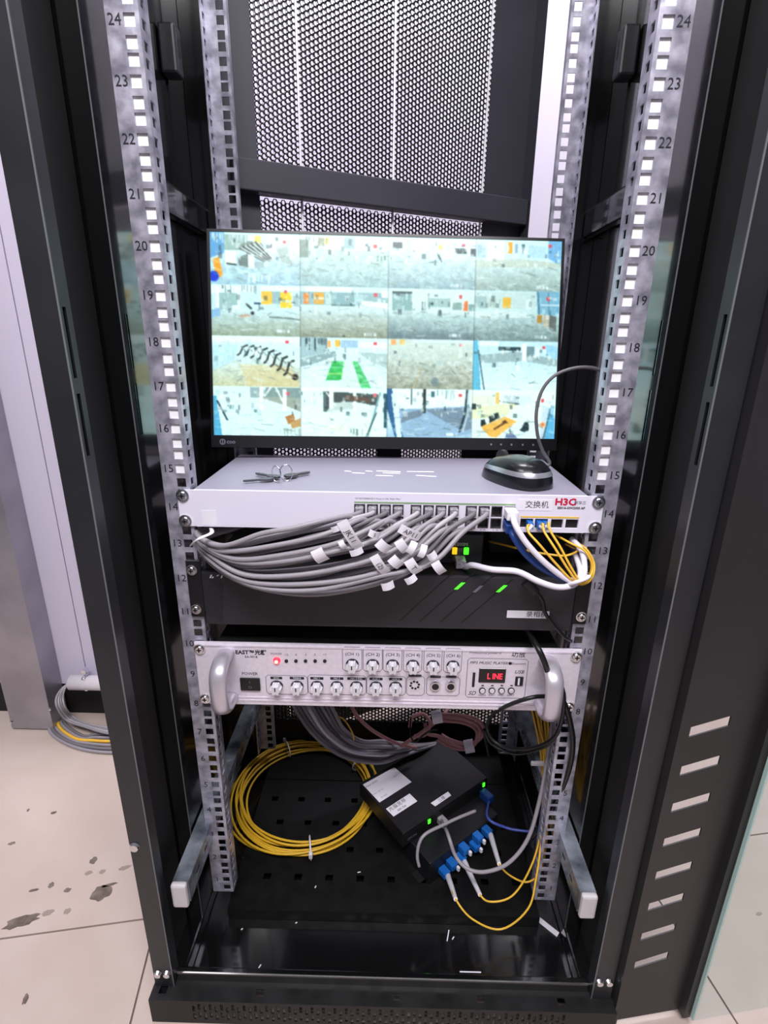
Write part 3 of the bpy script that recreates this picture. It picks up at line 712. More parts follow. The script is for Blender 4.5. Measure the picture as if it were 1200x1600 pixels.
o = cable('power_cable', pp([(826, 918, -.02), (840, 928, -.02), (848, 940, -.018), (852, 958, -.018), (866, 978, -.016), (884, 996, -.012), (896, 1004, .01)]), 0.0022, 'cable_black', 'black power cord plugged into the front of the recorder, hanging past the label', 'cable')
a, b = at(822, 908, Y=-.016), at(838, 926, Y=-.02)
obj('plug', MB().cyl(a, b, 0.007, 14, 0.0045), 'plug_black', o, 'black plug')

# ------------------------------------------------------------------ amplifier (2U, silver)
AZ0, AZ1, AY = 0.338, 0.4275, -0.006
am = thing('amplifier', 'silver rack amplifier with handles, two rows of knobs and a red display', 'amplifier', (0, 0.13, AZ0))
obj('body', MB().box(-0.212, 0.212, -0.001, 0.26, AZ0 + .004, AZ1 - .004), 'black_dull', am)
obj('front_panel', MB().rbox(-PW, PW, AY, -0.001, AZ0, AZ1, 0.001), 'amp_silver', am)
for zz_ in (AZ0 + .006, AZ0 + .0105, AZ1 - .0042): obj('groove_ridge', MB().box(-PW + .0015, PW - .0015, AY - .0008, AY, zz_, zz_ + .0022), 'amp_silver', am)
for s in (-1, 1):
    for z in (AZ0 + .0085, AZ1 - .0085): screw(am, s * 0.2305, z, AY, 0.0058)
def AX(u, v): return at(u, v, Y=AY)
for (u, dx) in ((343, 0), (866, 0)):
    x = at(u, 1055, Y=-0.036).x
    pts = [(x, AY + .001, AZ1 - .013), (x, -0.026, AZ1 - .0125), (x, -0.040, AZ1 - .020), (x, -0.044, AZ1 - .034), (x, -0.044, AZ0 + .034), (x, -0.040, AZ0 + .020), (x, -0.026, AZ0 + .0125), (x, AY + .001, AZ0 + .013)]
    obj('handle', MB().tube(pts, 0.0105, 18, 5, side=(1, 0, 0), r2=0.0062), 'handle_silver', am, 'rounded silver handle')
def knob(u, v, r=.0055, ang=0):
    q = AX(u, v)
    base = obj('knob', (lambda m_: (setattr(m_, 'smooth', True), m_)[1])(MB().cyl((q.x, AY, q.z), (q.x, AY - .0016, q.z), r * 1.45, 20)), 'ink', am)
    k_ = MB().cyl((q.x, AY - .0016, q.z), (q.x, AY - .011, q.z), r * 1.15, 20, r * .95)
    obj('knob_cap', k_, 'knob_white', base, 'pale metal knob')
    fins = MB()
    for j in range(6):
        a = j * math.pi / 3
        fins.cyl((q.x + r * 1.1 * math.cos(a), AY - .0018, q.z + r * 1.1 * math.sin(a)), (q.x + r * .95 * math.cos(a), AY - .011, q.z + r * .95 * math.sin(a)), r * .3, 6)
    obj('knob_grip', fins, 'knob_white', base)
    obj('knob_pointer', MB().box(q.x - .0007, q.x + .0007, AY - .0114, AY - .0109, q.z - r * .1, q.z + r * .85), 'ink', base)
    return q
def outline(u0, v0, u1, v1, t=.0004):
    a, b = AX(u0, v1), AX(u1, v0); x0, x1, z0, z1 = a.x, b.x, a.z, b.z; c = .003
    P = [(x0 + c, z0), (x1 - c, z0), (x1, z0 + c), (x1, z1 - c), (x1 - c, z1), (x0 + c, z1), (x0, z1 - c), (x0, z0 + c)]
    mb = MB()
    mb.tube([(x, AY - .0001, z) for x, z in P] + [(P[0][0], AY - .0001, P[0][1])], t, 4, 1, raw=True); mb.smooth = False
    return obj('printed_outline', mb, 'ink_grey', am)
for k, u in enumerate((550.5, 582.5, 613.5, 645, 676.5, 707.5)):
    v = 1038 + k * .5
    q = knob(u, v)
    outline(u - 15, v - 27, u + 15, v + 10)
    ftext('channel_text', '(CH %d)' % (k + 1), 0.0062, (q.x, AY - .0003, q.z + .0145), 'ink', am)
for k, (u, n_) in enumerate(((432.5, 'BASS'), (464.5, 'TREBLE'), (495.5, 'MIC 1'), (526.5, 'MIC 2'), (557, 'MIC 3 VOL'), (587.5, 'AUX 1'), (618, 'AUX 2'))):
    v = 1071.5 + k * .3
    q = knob(u, v)
    t_ = obj('name_plate', MB().box(q.x - .0042 - .0008 * len(n_), q.x + .0042 + .0008 * len(n_), AY - .0002, AY, q.z + .0098, q.z + .0134), 'ink', am)
    ftext('name_text', n_, 0.0032, (q.x, AY - .0004, q.z + .0116), 'ink_white', t_)
outline(417, 1056, 480, 1084); outline(482, 1056, 572, 1084); outline(573, 1057, 634, 1085); outline(635, 1057, 664, 1086); outline(666, 1058, 719, 1086)
q = AX(648, 1070)
rosette = obj('vent_rosette', MB().cyl((q.x, AY, q.z), (q.x, AY - .0006, q.z), .0088, 24), 'knob_white', am)
for j in range(8):
    a = j * math.pi / 4 + .2; e = Vector((math.cos(a), 0, math.sin(a)))
    obj('vent_hole', MB().cyl(q + e * .0052 + Vector((0, -.0009, 0)), q + e * .0052 + Vector((0, -.0005, 0)), .0016, 10), 'ink', rosette)
obj('name_plate', MB().box(q.x - .008, q.x + .008, AY - .0002, AY, q.z + .0115, q.z + .015), 'ink', am)
for u in (680, 704):
    q = AX(u, 1071)
    j = obj('jack_socket', MB().cyl((q.x, AY, q.z), (q.x, AY - .003, q.z), .0072, 20, .0062), 'chrome', am)
    obj('jack_hole', MB().cyl((q.x, AY - .003, q.z), (q.x, AY - .0034, q.z), .0044, 16), 'ink', j)
    obj('name_plate', MB().box(q.x - .0065, q.x + .0065, AY - .0002, AY, q.z + .011, q.z + .0145), 'ink', am)
# power light and level lights
q = AX(432.5, 1032)
pl_ = obj('power_light', MB().cyl((q.x, AY, q.z), (q.x, AY - .003, q.z), .0048, 16, .003), 'led_red', am, 'glowing red power light')
obj('light_core', MB().cyl((q.x, AY - .003, q.z), (q.x, AY - .0036, q.z), .0022, 12), 'led_core', pl_)
ftext('light_text', 'POWER', 0.004, (q.x, AY - .0003, q.z + .0095), 'ink_grey', am)
for u, n_ in ((447.5, '-12'), (462.5, '-6'), (477.5, '-3'), (492.5, '0'), (507.5, '+3')):
    q = AX(u, 1032.5); obj('level_light', MB().cyl((q.x, AY, q.z), (q.x, AY - .0012, q.z), .0022, 12), 'ink', am)
    ftext('light_text', n_, 0.0042, (q.x, AY - .0003, q.z + .0088), 'ink_grey', am)
q = AX(391.5, 1068)
sw_ = obj('power_switch', MB().rbox(q.x - .0125, q.x + .0125, AY - .003, AY, q.z - .009, q.z + .009, .001), 'plug_black', am, 'black rocker power switch')
ftext('switch_mark', 'I', 0.0055, (q.x, AY - .0033, q.z + .004), 'ink_grey', sw_); ftext('switch_mark', 'O', 0.0055, (q.x, AY - .0033, q.z - .0035), 'ink_grey', sw_)
ftext('power_text', 'POWER', 0.0058, (q.x, AY - .0003, q.z + .0145), 'ink', am)
q = AX(392, 1019.5)
ftext('brand_text', 'EAST™光群', 0.0074, (q.x, AY - .0003, q.z), 'ink', am, bold=.00025)
ftext('model_text', 'EA-9018', 0.0045, (q.x, AY - .0003, q.z - .0062), 'ink', am)
# player panel
outline(727, 1030, 826, 1089)
q = AX(769, 1055)
dp = obj('display', MB().rbox(q.x - .0165, q.x + .0165, AY - .0012, AY, q.z - .0105, q.z + .0105, .0006, 1), 'lcd_black', am, 'black display window')
ftext('display_text', 'L INE', 0.0115, (q.x + .003, AY - .0015, q.z - .001), 'led_red', dp, sx=.72, bold=.0002)
q = AX(770, 1036); ftext('player_text', 'MP3 MUSIC PLAYER', 0.0054, (q.x - .005, AY - .0003, q.z), 'ink', am, shear=.25)
q = AX(812, 1037); ftext('player_text', 'Bluetooth', 0.0046, (q.x - .001, AY - .0003, q.z), 'ink_grey', am)
q = AX(797, 1036.5); obj('round_mark', MB().cyl((q.x, AY, q.z), (q.x, AY - .0003, q.z), .0021, 14), 'ink', am)
q = AX(758, 1020); ftext('series_text', 'Professional power A', 0.0045, (q.x, AY - .0003, q.z), 'ink_grey', am, shear=.3)
q = AX(810, 1023); ftext('label_text', '功放', 0.0088, (q.x, AY - .0006, q.z), 'ink', am)
q = AX(740, 1062); obj('card_slot', MB().box(q.x - .0016, q.x + .0016, AY - .0004, AY, q.z - .0105, q.z + .0105), 'ink', am)
q = AX(737, 1083); ftext('slot_text', 'SD', 0.008, (q.x, AY - .0003, q.z), 'ink', am, shear=.35)
q = AX(811, 1050); ftext('slot_text', 'USB', 0.0068, (q.x, AY - .0003, q.z), 'ink', am, shear=.3)
q = AX(811, 1064)
us = obj('usb_socket', MB().rbox(q.x - .005, q.x + .005, AY - .0012, AY, q.z - .0068, q.z + .0068, .0006, 1), 'ink', am)
obj('usb_tongue', MB().box(q.x - .0018, q.x + .0004, AY - .0016, AY - .0011, q.z - .005, q.z + .005), 'ink_white', us)
for u, n_ in ((753.5, 'MODE'), (768.5, 'PLAY'), (783.5, 'PREV'), (798.5, 'NEXT')):
    q = AX(u, 1078.5); b = obj('button', MB().cyl((q.x, AY, q.z), (q.x, AY - .0015, q.z), .0042, 16), 'ink', am)
    obj('button_cap', MB().cyl((q.x, AY - .0015, q.z), (q.x, AY - .0026, q.z), .0033, 16, .0028), 'knob_white', b)
    ftext('button_text', n_, 0.0034, (q.x, AY - .0003, q.z - .0075), 'ink_grey', am); obj('button_mark', MB().box(q.x - .0015, q.x + .0015, AY - .0002, AY, q.z + .0062, q.z + .0078), 'ink', am)

# ------------------------------------------------------------------ monitor
MC = Vector((-0.007, 0.1976, 0.7844)); ti, ya, ro = 0.2213, 0.0595, -0.0069
rx = Vector((math.cos(ya), math.sin(ya), 0)); nb = Vector((-math.sin(ya), math.cos(ya), 0)); up_ = Vector((0, 0, 1)) * math.cos(ti) + nb * math.sin(ti)
mr = rx * math.cos(ro) + up_ * math.sin(ro); mu = up_ * math.cos(ro) - rx * math.sin(ro); mn = mr.cross(mu) * -1
MT = Matrix(((mr.x, mn.x, mu.x, MC.x), (mr.y, mn.y, mu.y, MC.y), (mr.z, mn.z, mu.z, MC.z), (0, 0, 0, 1)))
mo = thing('monitor', 'black flat monitor showing sixteen camera pictures, leaning back above the switch', 'monitor', (MC.x, MC.y + .06, 0.5885))
SW, SH = 0.477, 0.477 * 9 / 16
bz = 0.0035; bb = 0.0165
obj('bezel', MB(MT).plate('Y', -.0012, .004, -SW / 2 - bz, SW / 2 + bz, -SH / 2 - bb, SH / 2 + bz, [(-SW / 2, SW / 2, -SH / 2, SH / 2)]), 'bezel', mo)
obj('case_back', MB(MT).rbox(-SW / 2 - bz, SW / 2 + bz, .004, .022, -SH / 2 - bb, SH / 2 + bz, .003).rbox(-.14, .14, .02, .042, -.10, .07, .008), 'bezel', mo)
a = MT @ Vector((0.005, .03, -.06)); bx, by = a.x, a.y + .02
obj('stand_neck', MB().box(bx - .018, bx + .018, by, by + .012, 0.597, a.z + .02), 'bezel', mo)
obj('stand_base', MB().rbox(bx - .085, bx + .085, by - .028, by + .05, 0.5885, 0.597, .003), 'bezel', mo)
tl = MT @ Vector((0, 0, 0))
def mtext(name, s, size, x, z, m, **k):
    return obj(name, text_mesh(s, size, MT @ Matrix.Translation((x, -.0015, z)) @ FRONT, 'CENTER', **k), m, mo)
lg = MT @ Vector((-SW / 2 + .013, -.0013, -SH / 2 - .0085))
dsc = obj('logo_disc', MB(MT).cyl((-SW / 2 + .012, -.0012, -SH / 2 - .009), (-SW / 2 + .012, -.0016, -SH / 2 - .009), .0042, 20), 'ink_grey', mo)
for x in (-.0014, .0014): obj('logo_stroke', MB(MT).box(-SW / 2 + .012 + x - .0007, -SW / 2 + .012 + x + .0007, -.0019, -.0015, -SH / 2 - .011, -SH / 2 - .007), 'bezel', dsc)
mtext('brand_text', 'coo', .0078, -SW / 2 + .0235, -SH / 2 - .009, 'ink_grey', bold=.0002)
for k, x in enumerate((.148, .162, .177, .193, .208)):
    obj('control_mark', MB(MT).box(x - .0012, x + .0012, -.0015, -.0011, -SH / 2 - .010, -SH / 2 - .0075), 'ink_grey', mo)
# shelf that carries the stand; right rear lip added to block the bright gap
tag(obj('monitor_shelf', MB().box(-0.222, 0.222, 0.19, 0.286, 0.586, 0.588).box(-0.222, -0.220, 0.19, 0.286, 0.588, 0.60).box(0.220, 0.222, 0.19, 0.284, 0.588, 0.60).box(0.115, 0.222, 0.284, 0.286, 0.588, 0.645), 'black_satin'), 'narrow black shelf behind the switch, under the monitor stand', 'shelf')

# ------------------------------------------------------------------ the picture on the screen: a fine grid of lit points, one colour each
TW, TH_ = 118, 67
GW, GH = TW * 4, TH_ * 4
IMG = np.zeros((GH, GW, 3))
yy, xx = np.mgrid[0:TH_, 0:TW]; yy = (yy + .5) / TH_; xx = (xx + .5) / TW
def vnoise(sx_, sy_):
    gx, gy = int(sx_) + 2, int(sy_) + 2; G = rng.random((gy, gx))
    X, Y = xx * sx_, yy * sy_; i, j = X.astype(int), Y.astype(int); fx, fy = X - i, Y - j
    return (G[j, i] * (1 - fx) * (1 - fy) + G[j, i + 1] * fx * (1 - fy) + G[j + 1, i] * (1 - fx) * fy + G[j + 1, i + 1] * fx * fy)
class Tile:
    def __init__(s, c, r, top, bottom, hz=.4, amp=30, ns=(26, 16)):
        s.c, s.r = c, r
        t = np.clip((yy - hz) / (1 - hz), 0, 1)[..., None]
        s.a = np.array(top, float)[None, None] * (1 - t) + np.array(bottom, float)[None, None] * t
        n = (vnoise(*ns) * .6 + vnoise(ns[0] * 2.2, ns[1] * 2.2) * .4 - .5)[..., None] * 2
        s.a = s.a + n * amp * np.clip((yy - hz * .9) * 5, 0.12, 1)[..., None]
    def poly(s, pts, col, al=1.0, n=0):
        inside = np.zeros(xx.shape, bool); P = pts
        for k in range(len(P)):
            (x0, y0), (x1, y1) = P[k], P[(k + 1) % len(P)]
            if y0 == y1: continue
            c = ((yy >= min(y0, y1)) & (yy < max(y0, y1))) & (xx < (x1 - x0) * (yy - y0) / (y1 - y0) + x0)
            inside ^= c
        col = np.array(col, float)
        if n: col = col[None, None] + ((vnoise(20, 20) - .5) * 2 * n)[..., None]
        m = (inside * al)[..., None]
        s.a = s.a * (1 - m) + col * m; return s
    def rect(s, x0, y0, x1, y1, col, al=1.0, n=0): return s.poly([(x0, y0), (x1, y0), (x1, y1), (x0, y1)], col, al, n)
    def line(s, pts, w_, col, al=1.0):
        d = np.full(xx.shape, 9.)
        for (x0, y0), (x1, y1) in zip(pts, pts[1:]):
            ax, ay = (x1 - x0) * 1.76, (y1 - y0); L = ax * ax + ay * ay + 1e-9
            t = np.clip((((xx - x0) * 1.76) * ax + (yy - y0) * ay) / L, 0, 1)
            d = np.minimum(d, np.hypot((xx - x0) * 1.76 - t * ax, yy - y0 - t * ay))
        m = (np.clip((w_ - d) / .012 + .5, 0, 1) * al)[..., None]
        s.a = s.a * (1 - m) + np.array(col, float) * m; return s
    def dot(s, x, y, r, col, al=1.0):
        m = (np.clip((r - np.hypot((xx - x) * 1.76, yy - y)) / .03 + .5, 0, 1) * al)[..., None]; s.a = s.a * (1 - m) + np.array(col, float) * m; return s
    def bars(s, x0, x1, y0, y1, n, col, al=.8, seed=0):
        r = random.Random(seed)
        for k in range(n):
            x = r.uniform(x0, x1); w_ = r.uniform(.004, .014); h = r.uniform(.4, 1)
            s.rect(x, y0, x + w_, y0 + (y1 - y0) * h, col, al)
        return s
    def red(s, x=.87, y=.15): return s.rect(x - .018, y - .03, x + .02, y + .035, (232, 96, 108), .9)
    def caption(s, x=.72, y=.93):
        for k in range(9):
            if k != 6: s.rect(x + k * .016, y - .035, x + k * .016 + .012, y + .02, (245, 252, 255), .85)
        return s
    def done(s, dim=1.0):
        r = random.Random(s.c * 7 + s.r * 31)
        for k in range(60):
            x, y = r.uniform(0, 1), r.uniform(.05, .5); w2, h2 = r.uniform(.006, .05), r.uniform(.02, .12)
            s.rect(x, y, x + w2, y + h2, r.choice(((70, 92, 98), (245, 253, 252), (190, 214, 214), (250, 254, 252))), r.uniform(.2, .6))
        for k in range(46):
            x, y = r.uniform(0, 1), r.uniform(.45, 1); L = r.uniform(.02, .14)
            s.line([(x, y), (x + L, y + r.uniform(-.05, .07))], r.uniform(.004, .012), r.choice(((120, 136, 136), (240, 250, 250), (240, 250, 250), (150, 160, 150))), r.uniform(.25, .65))
        s.a = s.a + (rng.random(xx.shape)[..., None] - .5) * 22
        e = 1 - .25 * np.clip(xx * 60 < .6, 0, 1)[..., None]
        IMG[s.r * TH_:(s.r + 1) * TH_, s.c * TW:(s.c + 1) * TW] = np.clip(s.a * e * dim, 0, 255)
W_, CY, GR, DK = (236, 250, 250), (200, 236, 246), (176, 200, 200), (58, 70, 76)
t = Tile(0, 0, (216, 238, 240), (176, 208, 220), .35, 26)
t.poly([(0, 0), (.16, 0), (.16, .4), (0, .5)], (120, 176, 218)).rect(.16, .04, .42, .34, (170, 196, 190)).bars(.02, .42, .02, .22, 26, (225, 240, 242), .7, 3).rect(.42, .06, .5, .2, W_)
t.rect(.50, .06, .57, .22, (240, 220, 120)).rect(.64, .03, .74, .36, (250, 255, 250)).rect(.75, .03, .83, .22, (225, 245, 240)).poly([(.88, .1), (1, .06), (1, .42), (.9, .34)], W_)
t.poly([(.74, .3), (.86, .25), (.92, .6), (.8, .55)], (176, 190, 178), .7)
t.poly([(.3, .26), (.44, .16), (.58, .2), (.68, .5), (.66, .56)], (150, 164, 156))
for k in range(5): t.line([(.33 + .045 * k, .3 - .03 * k), (.60 + .02 * k, .54 - .015 * k)], .012, (56, 66, 66)); t.line([(.35 + .045 * k, .3 - .03 * k), (.62 + .02 * k, .54 - .015 * k)], .012, (235, 248, 245))
t.rect(.17, .36, .29, .62, (246, 248, 236)).line([(.19, .6), (.29, .62)], .015, (60, 84, 90)).poly([(.31, .5), (.42, .4), (.42, .66), (.32, .63)], (132, 148, 144)).rect(.42, .42, .49, .68, (238, 250, 250)).rect(.49, .55, .6, .66, (176, 198, 200))
t.poly([(.03, .52), (.10, .48), (.14, .82), (.10, .88), (.06, .8)], (250, 172, 64)).dot(.04, .85, .1, (30, 82, 214)).bars(.42, .66, .78, 1, 20, (236, 250, 250), .6, 5)
t.red(.83, .16).done()
t = Tile(1, 0, (214, 236, 230), (170, 198, 200), .28, 26)
t.rect(0, .04, 1, .25, (228, 246, 242)).rect(0, .1, .10, .45, (150, 170, 160)).rect(.2, .06, .28, .22, (170, 176, 150)).rect(.28, .03, .5, .28, W_).rect(.5, .05, .62, .25, (176, 204, 206)).rect(.62, .05, .98, .28, (240, 252, 250)).rect(.29, .06, .33, .2, (232, 200, 110)).bars(.05, .3, .05, .2, 10, (120, 136, 130), .7, 8).bars(.62, .95, .1, .24, 8, (150, 180, 180), .6, 9)
t.poly([(0, .3), (.4, .26), (.9, .3), (1, .4), (.5, .38)], (206, 222, 208), .6).red(.85, .2).done()
t = Tile(2, 0, (222, 242, 242), (164, 190, 196), .28, 24)
t.rect(0, .02, 1, .28, (232, 248, 250)).rect(.05, .1, .16, .22, (96, 116, 116)).rect(.2, .03, .26, .3, (210, 235, 240)).rect(.3, .05, .55, .28, W_).bars(.3, .75, .14, .24, 16, (186, 202, 190), .7, 11).rect(.57, .14, .62, .24, (240, 216, 140)).rect(.76, .2, .9, .3, (70, 92, 96)).rect(.94, .2, 1, .34, (76, 96, 100)).rect(.62, .26, .72, .4, W_).line([(.56, .3), (.61, .46)], .018, (88, 108, 112)).red(.86, .13).caption().done()
t = Tile(3, 0, (216, 236, 236), (166, 184, 180), .38, 18)
t.rect(0, .02, 1, .4, (216, 240, 246)).rect(.14, .05, .33, .42, (250, 255, 252)).rect(.02, .1, .12, .36, (176, 206, 214)).rect(.37, .05, .42, .27, (246, 180, 70)).bars(.44, .56, .08, .3, 9, (110, 140, 150), .7, 13).rect(.6, .1, .82, .34, (196, 226, 240)).poly([(.84, 0), (1, 0), (1, .5), (.84, .34)], (140, 190, 226)).poly([(0, .42), (.5, .36), (1, .44), (1, .52), (0, .55)], (202, 210, 196), .7).red(.86, .1).caption().done()
t = Tile(0, 1, (214, 238, 240), (166, 178, 160), .5, 22)
t.rect(.08, .14, .32, .5, (176, 206, 204)).rect(.0, .02, .5, .16, (238, 250, 248)).bars(.06, .5, .02, .18, 12, (90, 120, 130), .7, 15).rect(.06, .05, .09, .62, (246, 253, 252)).rect(.3, .15, .34, .5, (236, 250, 248)).poly([(0, .5), (.1, .45), (.1, .62), (0, .66)], (160, 200, 230)).rect(.33, .14, .48, .5, (216, 240, 240))
t.rect(.55, .02, 1, .1, W_).rect(.68, .12, .78, .36, (166, 196, 200)).rect(.57, .12, .69, .37, (252, 206, 84)).rect(.78, .14, .91, .44, (252, 214, 40)).rect(.78, .29, .91, .33, (255, 246, 190)).rect(.92, .2, 1, .4, (176, 204, 206)).rect(.48, .34, .56, .37, (40, 70, 110)).line([(.40, .38), (.45, .46)], .02, (70, 86, 86)).rect(.24, .4, .3, .5, W_)
t.poly([(.3, .6), (.42, .56), (.44, .62), (.34, .66)], (206, 166, 140), .7).dot(.465, .55, .03, (24, 30, 34)).line([(.66, .62), (.9, .64), (1, .66)], .014, (120, 140, 136)).bars(.62, .95, .72, .92, 24, (190, 206, 190), .6, 16).red(.84, .12).caption(.74, .9).done(.98)
t = Tile(1, 1, (220, 240, 240), (162, 168, 148), .42, 18)
t.rect(0, .1, 1, .36, (170, 202, 204)).rect(.05, 0, .6, .1, (240, 252, 250)).rect(.04, .14, .1, .34, (246, 150, 70)).rect(.16, .12, .27, .34, (248, 184, 70)).rect(.16, .21, .27, .25, (255, 240, 200)).rect(.29, .12, .36, .34, (206, 230, 228)).rect(.38, .12, .62, .36, (156, 192, 196)).rect(.62, .14, .72, .36, (196, 224, 226)).poly([(.7, .26), (1, .3), (1, .42), (.7, .34)], (248, 254, 252)).rect(.93, .06, 1, .2, (244, 252, 250)).line([(.36, .36), (.62, .36)], .012, (110, 140, 140)).dot(.54, .24, .02, (50, 70, 74)).dot(.5, .96, .02, (60, 66, 60)).red(.86, .14).caption(.73, .93).done(.97)
t = Tile(2, 1, (222, 244, 242), (132, 152, 156), .44, 24)
t.rect(0, .02, 1, .46, (230, 248, 246)).rect(.05, .08, .28, .54, (158, 194, 194)).bars(.05, .28, .08, .3, 16, (210, 236, 236), .6, 19).rect(.05, .06, .28, .1, (90, 116, 118)).rect(.05, .44, .28, .54, (206, 228, 228)).rect(.46, .18, .72, .36, (182, 212, 208)).rect(.75, .26, .86, .4, (160, 190, 184)).rect(.87, .22, .92, .42, (244, 140, 80)).rect(.93, .28, 1, .42, (150, 186, 180)).bars(.38, .48, .26, .42, 6, (80, 110, 110), .7, 20).dot(.51, .29, .025, (40, 60, 64)).poly([(.4, .56), (1, .54), (1, .62), (.4, .62)], (196, 224, 222), .8).bars(.5, 1, .66, .84, 30, (196, 222, 222), .5, 22).red(.84, .14).caption(.71, .92).done(.95)
t = Tile(3, 1, (216, 240, 240), (142, 160, 160), .42, 26)
t.rect(0, .04, .7, .36, (214, 234, 232)).rect(.0, .12, .14, .36, (182, 208, 208)).rect(.33, .14, .42, .34, (246, 200, 84)).bars(.16, .32, .16, .34, 10, (170, 190, 180), .7, 25).rect(.6, .16, .66, .36, (236, 250, 250)).poly([(.72, 0), (1, 0), (1, .5), (.74, .44)], (150, 198, 220)).line([(.74, .02), (.76, .46)], .012, (96, 130, 150)).line([(.86, .02), (.88, .5)], .01, (110, 146, 166)).rect(.77, .26, 1, .29, (220, 240, 248)).rect(.74, .46, .8, .62, (200, 160, 96)).rect(.81, .46, .88, .7, (206, 200, 180)).poly([(.88, .46), (.97, .5), (.97, .8), (.88, .74)], (130, 136, 132)).poly([(0, .42), (.6, .4), (.66, .52), (0, .56)], (238, 250, 248), .7).red(.86, .14).caption(.72, .92).done(.95)
t = Tile(0, 2, (220, 242, 246), (206, 208, 176), .36, 22)
t.rect(0, 0, 1, .12, (236, 250, 252)).poly([(0, .2), (.3, .16), (.25, .5), (0, .7)], (196, 230, 242), .7).poly([(.3, .55), (.9, .6), (1, 1), (.4, 1)], (226, 210, 160), .6)
for k in range(8):
    x = .3 + .075 * k; y = .18 + .012 * k * k * .5
    t.line([(x + .10, y), (x + .05, y + .04), (x + .02, y + .16 + .012 * k), (x - .01, y + .2 + .012 * k)], .014 + .001 * k, (44, 54, 50)); t.line([(x + .03, y + .02), (x + .09, y + .14)], .007, (110, 120, 110))
t.dot(.94, .8, .06, (34, 34, 36)).line([(.72, .56), (.95, .82)], .012, (130, 120, 96)).red(.85, .1).done()
t = Tile(1, 2, (222, 242, 244), (228, 246, 246), .3, 14)
t.poly([(0, .0), (.3, 0), (.3, .3), (0, .42)], (176, 202, 206)).bars(.0, .3, .02, .26, 16, (56, 76, 84), .8, 31).rect(.31, .06, .35, .2, (246, 184, 110)).rect(.4, .05, .46, .18, (244, 200, 96)).rect(.47, .05, .66, .2, (176, 206, 226)).rect(.68, .08, 1, .2, (240, 252, 250)).poly([(0, .44), (.4, .26), (.42, .36), (.2, .5), (0, .6)], (160, 184, 186)).poly([(.66, .28), (1, .3), (1, .6), (.8, .46)], (190, 212, 210))
t.poly([(.37, .46), (.50, .46), (.48, .84), (.29, .86)], (86, 206, 122), 1, 26).poly([(.60, .47), (.66, .47), (.82, 1), (.7, 1)], (112, 214, 146), 1, 30).poly([(.5, .46), (.6, .47), (.7, 1), (.46, 1)], (222, 246, 232)).line([(.3, .72), (.48, .72)], .01, (210, 240, 150)).line([(.36, .56), (.5, .57)], .008, (60, 170, 100)).red(.86, .1).done()
t = Tile(2, 2, (224, 236, 228), (176, 180, 164), .2, 34, (34, 22))
t.rect(.04, .02, .1, .12, (248, 190, 130)).rect(.14, .02, .2, .12, (246, 206, 120)).rect(.3, 0, 1, .06, (230, 246, 250)).line([(.72, .3), (1, .8)], .012, (214, 214, 196)).line([(.4, .55), (.3, 1)], .01, (226, 200, 150), .7).dot(.56, .86, .09, (120, 140, 150), .6).poly([(0, .2), (.6, .14), (1, .3), (.9, .5), (0, .4)], (214, 226, 220), .5).red(.86, .1).done(.97)
t = Tile(3, 2, (206, 232, 240), (228, 248, 250), .3, 8)
t.poly([(0, 0), (.05, 0), (.1, 1), (0, 1)], (120, 196, 222)).line([(.06, .2), (.14, 1)], .012, (76, 110, 120)).poly([(.08, .3), (.5, .2), (1, .36), (1, .5), (.6, .4), (.1, .46)], (170, 192, 194)).rect(.08, .02, .3, .1, W_).rect(.3, .12, .56, .2, (70, 92, 98)).rect(.62, .1, .72, .3, (136, 160, 166)).rect(.58, .04, .63, .4, (246, 253, 252)).rect(.74, .1, .78, .34, (236, 248, 250)).poly([(.86, .06), (1, .1), (1, .36), (.86, .28)], (170, 214, 238)).red(.83, .12).done()
t = Tile(0, 3, (226, 246, 248), (222, 244, 244), .3, 8)
t.rect(.42, .02, .54, .22, (170, 190, 192)).rect(.6, .02, 1, .22, (150, 172, 170)).rect(.53, 0, .57, .48, (250, 254, 252)).poly([(.57, .2), (1, .22), (1, .5), (.8, .36), (.57, .24)], (176, 184, 174)).line([(.66, .02), (.6, .16)], .016, (244, 250, 248)).line([(.72, .02), (.8, .3)], .016, (246, 252, 250)).rect(.8, .04, .84, .5, (246, 252, 250)).poly([(0, .2), (.04, .2), (.1, 1), (0, 1)], (110, 184, 216)).line([(.05, .3), (.16, .68)], .016, (56, 84, 92)).bars(.12, .24, .38, .48, 8, (110, 140, 140), .6, 35)
t.poly([(.82, .6), (.92, .54), (.94, .7), (.86, .76)], (196, 142, 90)).poly([(.88, .72), (1, .62), (1, .8), (.9, .84)], (206, 170, 120)).bars(.76, 1, .84, 1, 16, (160, 180, 170), .6, 36).red(.85, .13).done()
t = Tile(1, 3, (232, 250, 250), (236, 252, 250), .3, 5)
